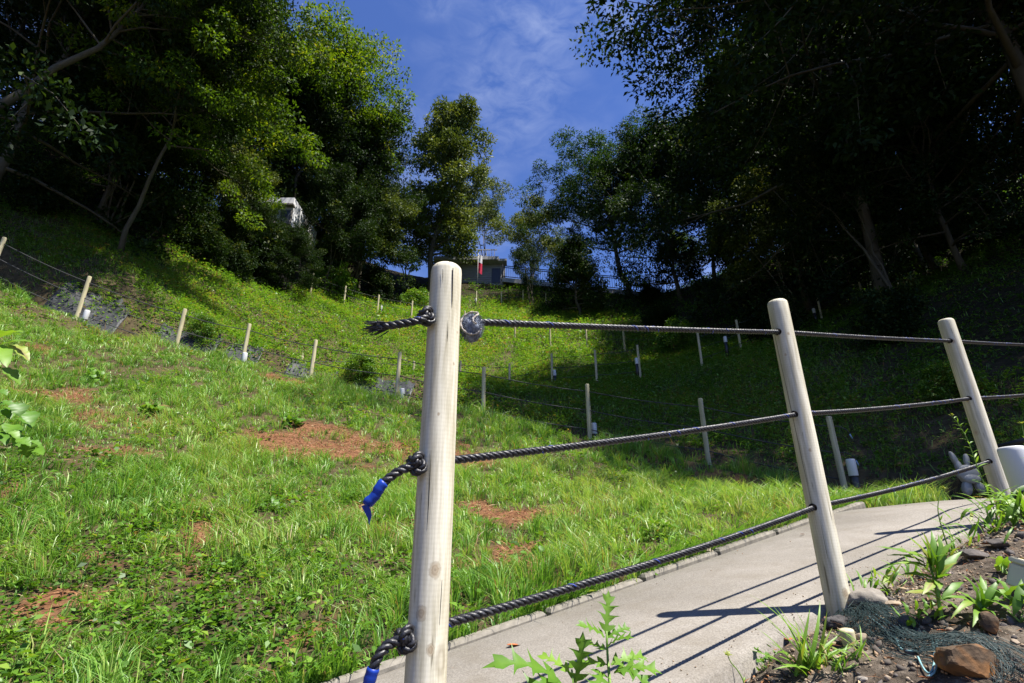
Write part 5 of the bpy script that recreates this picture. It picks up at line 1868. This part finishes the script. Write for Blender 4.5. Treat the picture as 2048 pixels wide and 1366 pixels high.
# ------------------------------------------------------------------ beige box and pipe rail at the right edge
M['beige'] = plain('beige_plastic', (.58, .55, .43), .45, .4, 6, .05)
p = at(2052, 1080, 1.5)
zb = g1(p[0], p[1])
bx_ = empty('junction_box', (p[0], p[1], zb)); bx_.rotation_euler = (.38, .12, .55)
tag(bx_, 'beige plastic junction box at the right edge beside the weeds', 'box')
bm = bmesh.new(); bmesh.ops.create_cube(bm, size=1)
bmesh.ops.scale(bm, vec=(.10, .13, .062), verts=bm.verts)
bmesh.ops.bevel(bm, geom=bm.edges[:], offset=.004, segments=2, affect='EDGES')
me = bpy.data.meshes.new('housing'); bm.to_mesh(me); bm.free(); me.materials.append(M['beige'])
link('housing', me, bx_, (0, 0, .03))
bm = bmesh.new(); bmesh.ops.create_cube(bm, size=1)
bmesh.ops.scale(bm, vec=(.106, .136, .014), verts=bm.verts)
bmesh.ops.bevel(bm, geom=bm.edges[:], offset=.003, segments=2, affect='EDGES')
me = bpy.data.meshes.new('lid'); bm.to_mesh(me); bm.free(); me.materials.append(M['beige'])
lid = link('lid', me, bx_, (0, 0, .0685))
for sx, sy in ((-.042, -.056), (-.042, .056), (.042, -.056), (.042, .056)):
    MB().lathe([(.0035, 0), (.0035, .0015), (.002, .002)], 10).build('screw', M['black_metal'], lid, True, (sx, sy, .0068))

# animal-shaped barrier stand by the bend, with its dark pipe
M['white_plastic'] = plain('dull_white_plastic', (.30, .30, .27), .5, .35, 14, .18)
bD = 6.0
bc = V3(at(1938, 950, bD))
stand = empty('barrier_stand', tuple(at(1938, 990, bD))); tag(stand, 'white rabbit shaped barrier stand behind the rightmost rope fence post', 'barrier')


def slab_outline(pts, th, mat, name):
    """Rounded plate from points relative to the stand centre, in the x-z plane."""
    n = len(pts); vs_ = []
    for dy, k in ((-th, .93), (-th * .6, 1.0), (th * .6, 1.0), (th, .93)):
        cx = sum(p[0] for p in pts) / n; cz = sum(p[1] for p in pts) / n
        vs_ += [(bc.x + cx + (p[0] - cx) * k, bc.y + dy, bc.z + cz + (p[1] - cz) * k) for p in pts]
    fs_ = [tuple(range(n)), tuple(range(4 * n - 1, 3 * n - 1, -1))]
    for l_ in range(3):
        for i in range(n):
            j = (i + 1) % n
            fs_.append((l_ * n + i, (l_ + 1) * n + i, (l_ + 1) * n + j, l_ * n + j))
    return rel(MB().add(vs_, fs_), name, mat, stand, stand.location, True)


sc_ = bD / 1050.0


def ell(cx, cz, a, b, rot=0, n=20):
    return [((cx + a * math.cos(t) * math.cos(rot) - b * math.sin(t) * math.sin(rot)) * sc_, (cz + a * math.cos(t) * math.sin(rot) + b * math.sin(t) * math.cos(rot)) * sc_) for t in [2 * math.pi * i / n for i in range(n)]]


slab_outline(ell(-2, 3, 22, 17), .03, M['white_plastic'], 'head')
slab_outline(ell(-20, 30, 17, 5, 1.85), .018, M['white_plastic'], 'ear')
slab_outline(ell(-16, 16, 12, 6, 1.7), .02, M['white_plastic'], 'ear_base')
slab_outline(ell(4, 29, 13, 5, 1.45), .016, M['white_plastic'], 'ear')
slab_outline(ell(0, -8, 17, 9), .038, M['white_plastic'], 'body')
slab_outline(ell(-12, -25, 15, 8, 1.3), .026, M['white_plastic'], 'leg')
slab_outline(ell(14, -24, 13, 7, -1.2), .023, M['white_plastic'], 'leg')
for ex in (-10, 4):
    q_ = bc + Vector((ex * sc_, -.024, 4 * sc_))
    rel(MB().tube([q_, q_ + Vector((0, -.004, 0))], .006, 10), 'eye', M['black_metal'], stand, stand.location)
q0, q1 = V3(at(1950, 908, 6.1)), V3(at(2120, 862, 5.4))
o = MB().tube([q0, q1], .035, 12).build('barrier_pipe', M['black_metal'], None, True)
tag(o, 'dark pipe rail behind the large white light at the right', 'pipe')

# black weed sheeting along the foot of the upper bank
m = NT('black_sheeting')
co = m.coord()
wv = m.noise(7, 4, .6, co)
m.princ(m.ramp(m.noise(30, 4, .6, co), [(.3, (.018, .019, .021)), (.7, (.045, .047, .05))]), .55, .35, m.bump(wv, .5, .05))
M['sheet'] = m.m


def sheet(k0, k1, label, off0=1.05, off1=1.72):
    pts = []
    for a in np.linspace(k0, k1, 26):
        i = int(min(a, len(f2g) - 1.001)); t = a - i
        g_ = f2g[i] * (1 - t) + f2g[i + 1] * t
        tv = (f2g[i + 1] - f2g[i])[:2]; tv /= np.linalg.norm(tv)
        nr = np.array([-tv[1], tv[0]]); nr = nr if nr[1] > 0 else -nr
        row = []
        for u_ in np.linspace(0, 1, 6):
            wob = .05 * mnoise.noise(Vector((a * 4, u_ * 3, 1)))
            q_ = g_[:2] + nr * (off0 + (off1 - off0 + .30 * mnoise.noise(Vector((a * 5, 7, 2)))) * u_ + wob)
            row.append((q_[0], q_[1], g1(q_[0], q_[1]) + .075 + .05 * mnoise.noise(Vector((a * 9, u_ * 4, 5)))))
        pts.append(row)
    vs_ = [p for row in pts for p in row]
    fs_ = [(i * 6 + j, i * 6 + j + 1, (i + 1) * 6 + j + 1, (i + 1) * 6 + j) for i in range(25) for j in range(5)]
    o = link('weed_sheet', np_mesh('weed_sheet', vs_, [np.array(fs_)], M['sheet'], None, True))
    sm = o.modifiers.new('thickness', 'SOLIDIFY'); sm.thickness = .004
    tag(o, label, 'sheet', 'black weed sheeting along the upper path')


sheet(8.05, 8.9, 'black weed sheet showing above grass at the far left')
sheet(6.9, 7.7, 'black weed sheet behind the two left posts')
sheet(6.15, 6.75, 'short black sheet below brown dry weeds')
sheet(5.05, 5.85, 'black weed sheet left of the paired posts')
sheet(4.1, 4.9, 'black weed sheet nearest the foremost post')

# ------------------------------------------------------------------ buildings on the ridge
m = NT('grey_boards')
co = m.coord()
wv = m.n('ShaderNodeTexWave', wave_type='BANDS', bands_direction='Z'); wv.inputs['Scale'].default_value = 2.6; m.l(co, wv.inputs['Vector'])
c = m.mix(.5, m.ramp(m.noise(6, 4, .6, m.coord('Object', (.3, .3, 6))), [(.3, (.24, .235, .225)), (.7, (.38, .37, .36))]), m.ramp(wv.outputs['Fac'], [(.0, (.3, .3, .3)), (.12, (1.1, 1.1, 1.1))]), 'MULTIPLY')
m.princ(c, .85, .2)
M['boards'] = m.m
M['pale_wood'] = plain('pale_grey_wood', (.34, .33, .31), .8, .2, 12, .25)
M['dark_rail'] = plain('dark_rail', (.035, .033, .032), .6, .3, 10, .2)
M['dark_glass'] = plain('dark_opening', (.02, .02, .022), .3, .4, 5, .2)
bD = 36.5
c0 = V3(at(945, 545, bD)); pxm = bD / 915.0


def bpx(px, py, D=bD): return V3(at(px, py, D))


hut = empty('wooden_building', (c0.x, c0.y, g1(c0.x, c0.y) - .5))
tag(hut, 'weathered grey wooden building with balcony on top of the hill', 'building')
x0, x1 = bpx(872, 540).x, bpx(1010, 540).x
zb0, zt0 = bpx(945, 570).z - 1.5, bpx(945, 529).z
hb = lambda name, c, s, mat: rel(MB().box(c, s), name, mat, hut, hut.location, False)
hb('wall', ((x0 + x1) / 2, bD + 2.0, (zb0 + zt0) / 2), (x1 - x0, 4.0, zt0 - zb0), M['boards'])
for i in range(11):          # cladding boards proud of the wall
    z_ = zb0 + 1.3 + i * .19
    if z_ < zt0 - .05:
        hb('board', ((x0 + x1) / 2, bD - .02, z_), (x1 - x0 + .05, .05, .17), M['boards'])
hb('balcony_floor', ((x0 + x1) / 2 - .3, bD + .9, zt0 + .16), (x1 - x0 - .4, 3.4, .28), M['pale_wood'])
hb('roof_edge', (x1 - .6, bD - .2, zt0 + .1), (1.5, .8, .2), M['boards'])
hb('doorway', (bpx(992, 548).x, bD - .06, bpx(992, 552).z), (.7, .06, 1.3), M['dark_glass'])
rail_y = bD - .6
hb('handrail', ((x0 + x1) / 2 - .4, rail_y, zt0 + 1.0), (x1 - x0 - .5, .07, .07), M['pale_wood'])
xx = x0 + .1
while xx < x1 - .8:
    hb('baluster', (xx, rail_y, zt0 + .64), (.04, .04, .7), M['pale_wood'])
    xx += .22
# ramp deck with dark railing running right
deck = empty('ramp_deck', tuple(bpx(1010, 575, 35.5))); tag(deck, 'raised wooden ramp with dark railing leading right from the building', 'deck')
A_, B_ = bpx(1005, 556, 35.8), bpx(1335, 590, 33.5)
dirv = (B_ - A_); ln = dirv.length; dirv.normalize()
rm = Matrix.Rotation(math.atan2(dirv.y, dirv.x), 3, 'Z') @ Matrix.Rotation(-math.asin(dirv.z), 3, 'Y')
mid = (A_ + B_) / 2
dk = lambda name, c, s, mat: rel(MB().box(c, s, rm), name, mat, deck, deck.location, False)
dk('deck_edge', mid + Vector((0, 0, -.16)), (ln, .12, .36), M['pale_wood'])
dk('deck_floor', mid + Vector((0, .8, -.05)), (ln, 1.5, .1), M['boards'])
for dz in (.15, .95, 1.1):
    dk('rail', mid + Vector((0, 0, dz)), (ln, .05, .05), M['dark_rail'])
n = int(ln / .17)
for i in range(n + 1):
    p = A_.lerp(B_, i / n)
    big_ = i % 11 == 0
    rel(MB().box(p + Vector((0, 0, .6)), (.09 if big_ else .026, .09 if big_ else .026, 1.2 if big_ else .86)), 'rail_post' if big_ else 'baluster', M['dark_rail'], deck, deck.location, False)
    if i % 22 == 0:
        gz_ = g1(p.x, p.y)
        rel(MB().box((p.x, p.y + .3, (p.z + gz_) / 2 - .4), (.16, .16, max(.4, p.z - gz_ + .6))), 'support', M['pale_wood'], deck, deck.location, False)

# flag on a pole in front of the building
M['flag_red'] = plain('flag_red', (.50, .012, .05), .7, .2, 8, .15)
M['flag_white'] = plain('flag_white', (.62, .60, .60), .7, .2, 8, .08)
fl = empty('flag', tuple(bpx(955, 560, 34.6))); tag(fl, 'red and white hanging flag on a thin pole before the wooden building', 'flag')
fb = bpx(955, 560, 34.6); fb.z = g1(fb.x, fb.y)
ftop = bpx(955, 506, 34.6)
rel(MB().tube([fb, Vector((fb.x, fb.y, ftop.z))], .025, 8), 'pole', M['pale_wood'], fl, fl.location)
for (r0_, r1_, mat_, nm_) in ((508, 524, 'flag_white', 'upper_cloth'), (524, 545, 'flag_red', 'lower_cloth')):
    vs_ = []
    for i in range(6):
        z_ = bpx(955, r0_ + (r1_ - r0_) * i / 5, 34.6).z
        for j in range(5):
            u_ = j / 4
            drop = .30 * u_
            vs_.append((fb.x + .03 + u_ * .30, fb.y + .05 * math.sin(u_ * 7 + i * .4), z_ - drop * .6))
    fs_ = [(i * 5 + j, i * 5 + j + 1, (i + 1) * 5 + j + 1, (i + 1) * 5 + j) for i in range(5) for j in range(4)]
    rel(MB().add(vs_, fs_), nm_, M[mat_], fl, fl.location)

# white house glimpsed through the left trees
M['white_wall'] = plain('white_wall', (.74, .74, .74), .7, .3, 3, .06)
M['pane'] = plain('window_pane', (.06, .07, .09), .12, .5, 3, .2)
M['house_trim'] = plain('grey_trim', (.22, .20, .17), .7, .3, 10, .2)  # plain grey-brown of the eave and window frames
hD = 20.0
hc = V3(at(538, 416, hD))
wh = empty('white_house', (hc.x, hc.y + 2, g1(hc.x, hc.y + 2) - 1)); tag(wh, 'white house wall with windows glimpsed between the left trees', 'house')
w_ = lambda name, c, s, mat, par=None: rel(MB().box(c, s), name, mat, par or wh, wh.location if par is None else (0, 0, 0), False)
w_('wall', (hc.x, hc.y + 2, hc.z + .2), (1.7, 3, 1.5), M['white_wall'])
w_('foundation', (hc.x, hc.y + 2.05, hc.z - 2.05), (1.7, 2.6, 3.0), M['dark_rail'])
w_('eave', (hc.x, hc.y + .4, hc.z + .42), (1.9, .3, .08), M['house_trim'])
for k_, wx in enumerate((-.1, .62)):
    wf = w_('window', (hc.x + wx, hc.y + .46, hc.z - .2), (.56, .1, .8), M['house_trim'])
    w_('pane', (hc.x + wx, hc.y + .42, hc.z - .2), (.44, .06, .68), M['pane'], wf)
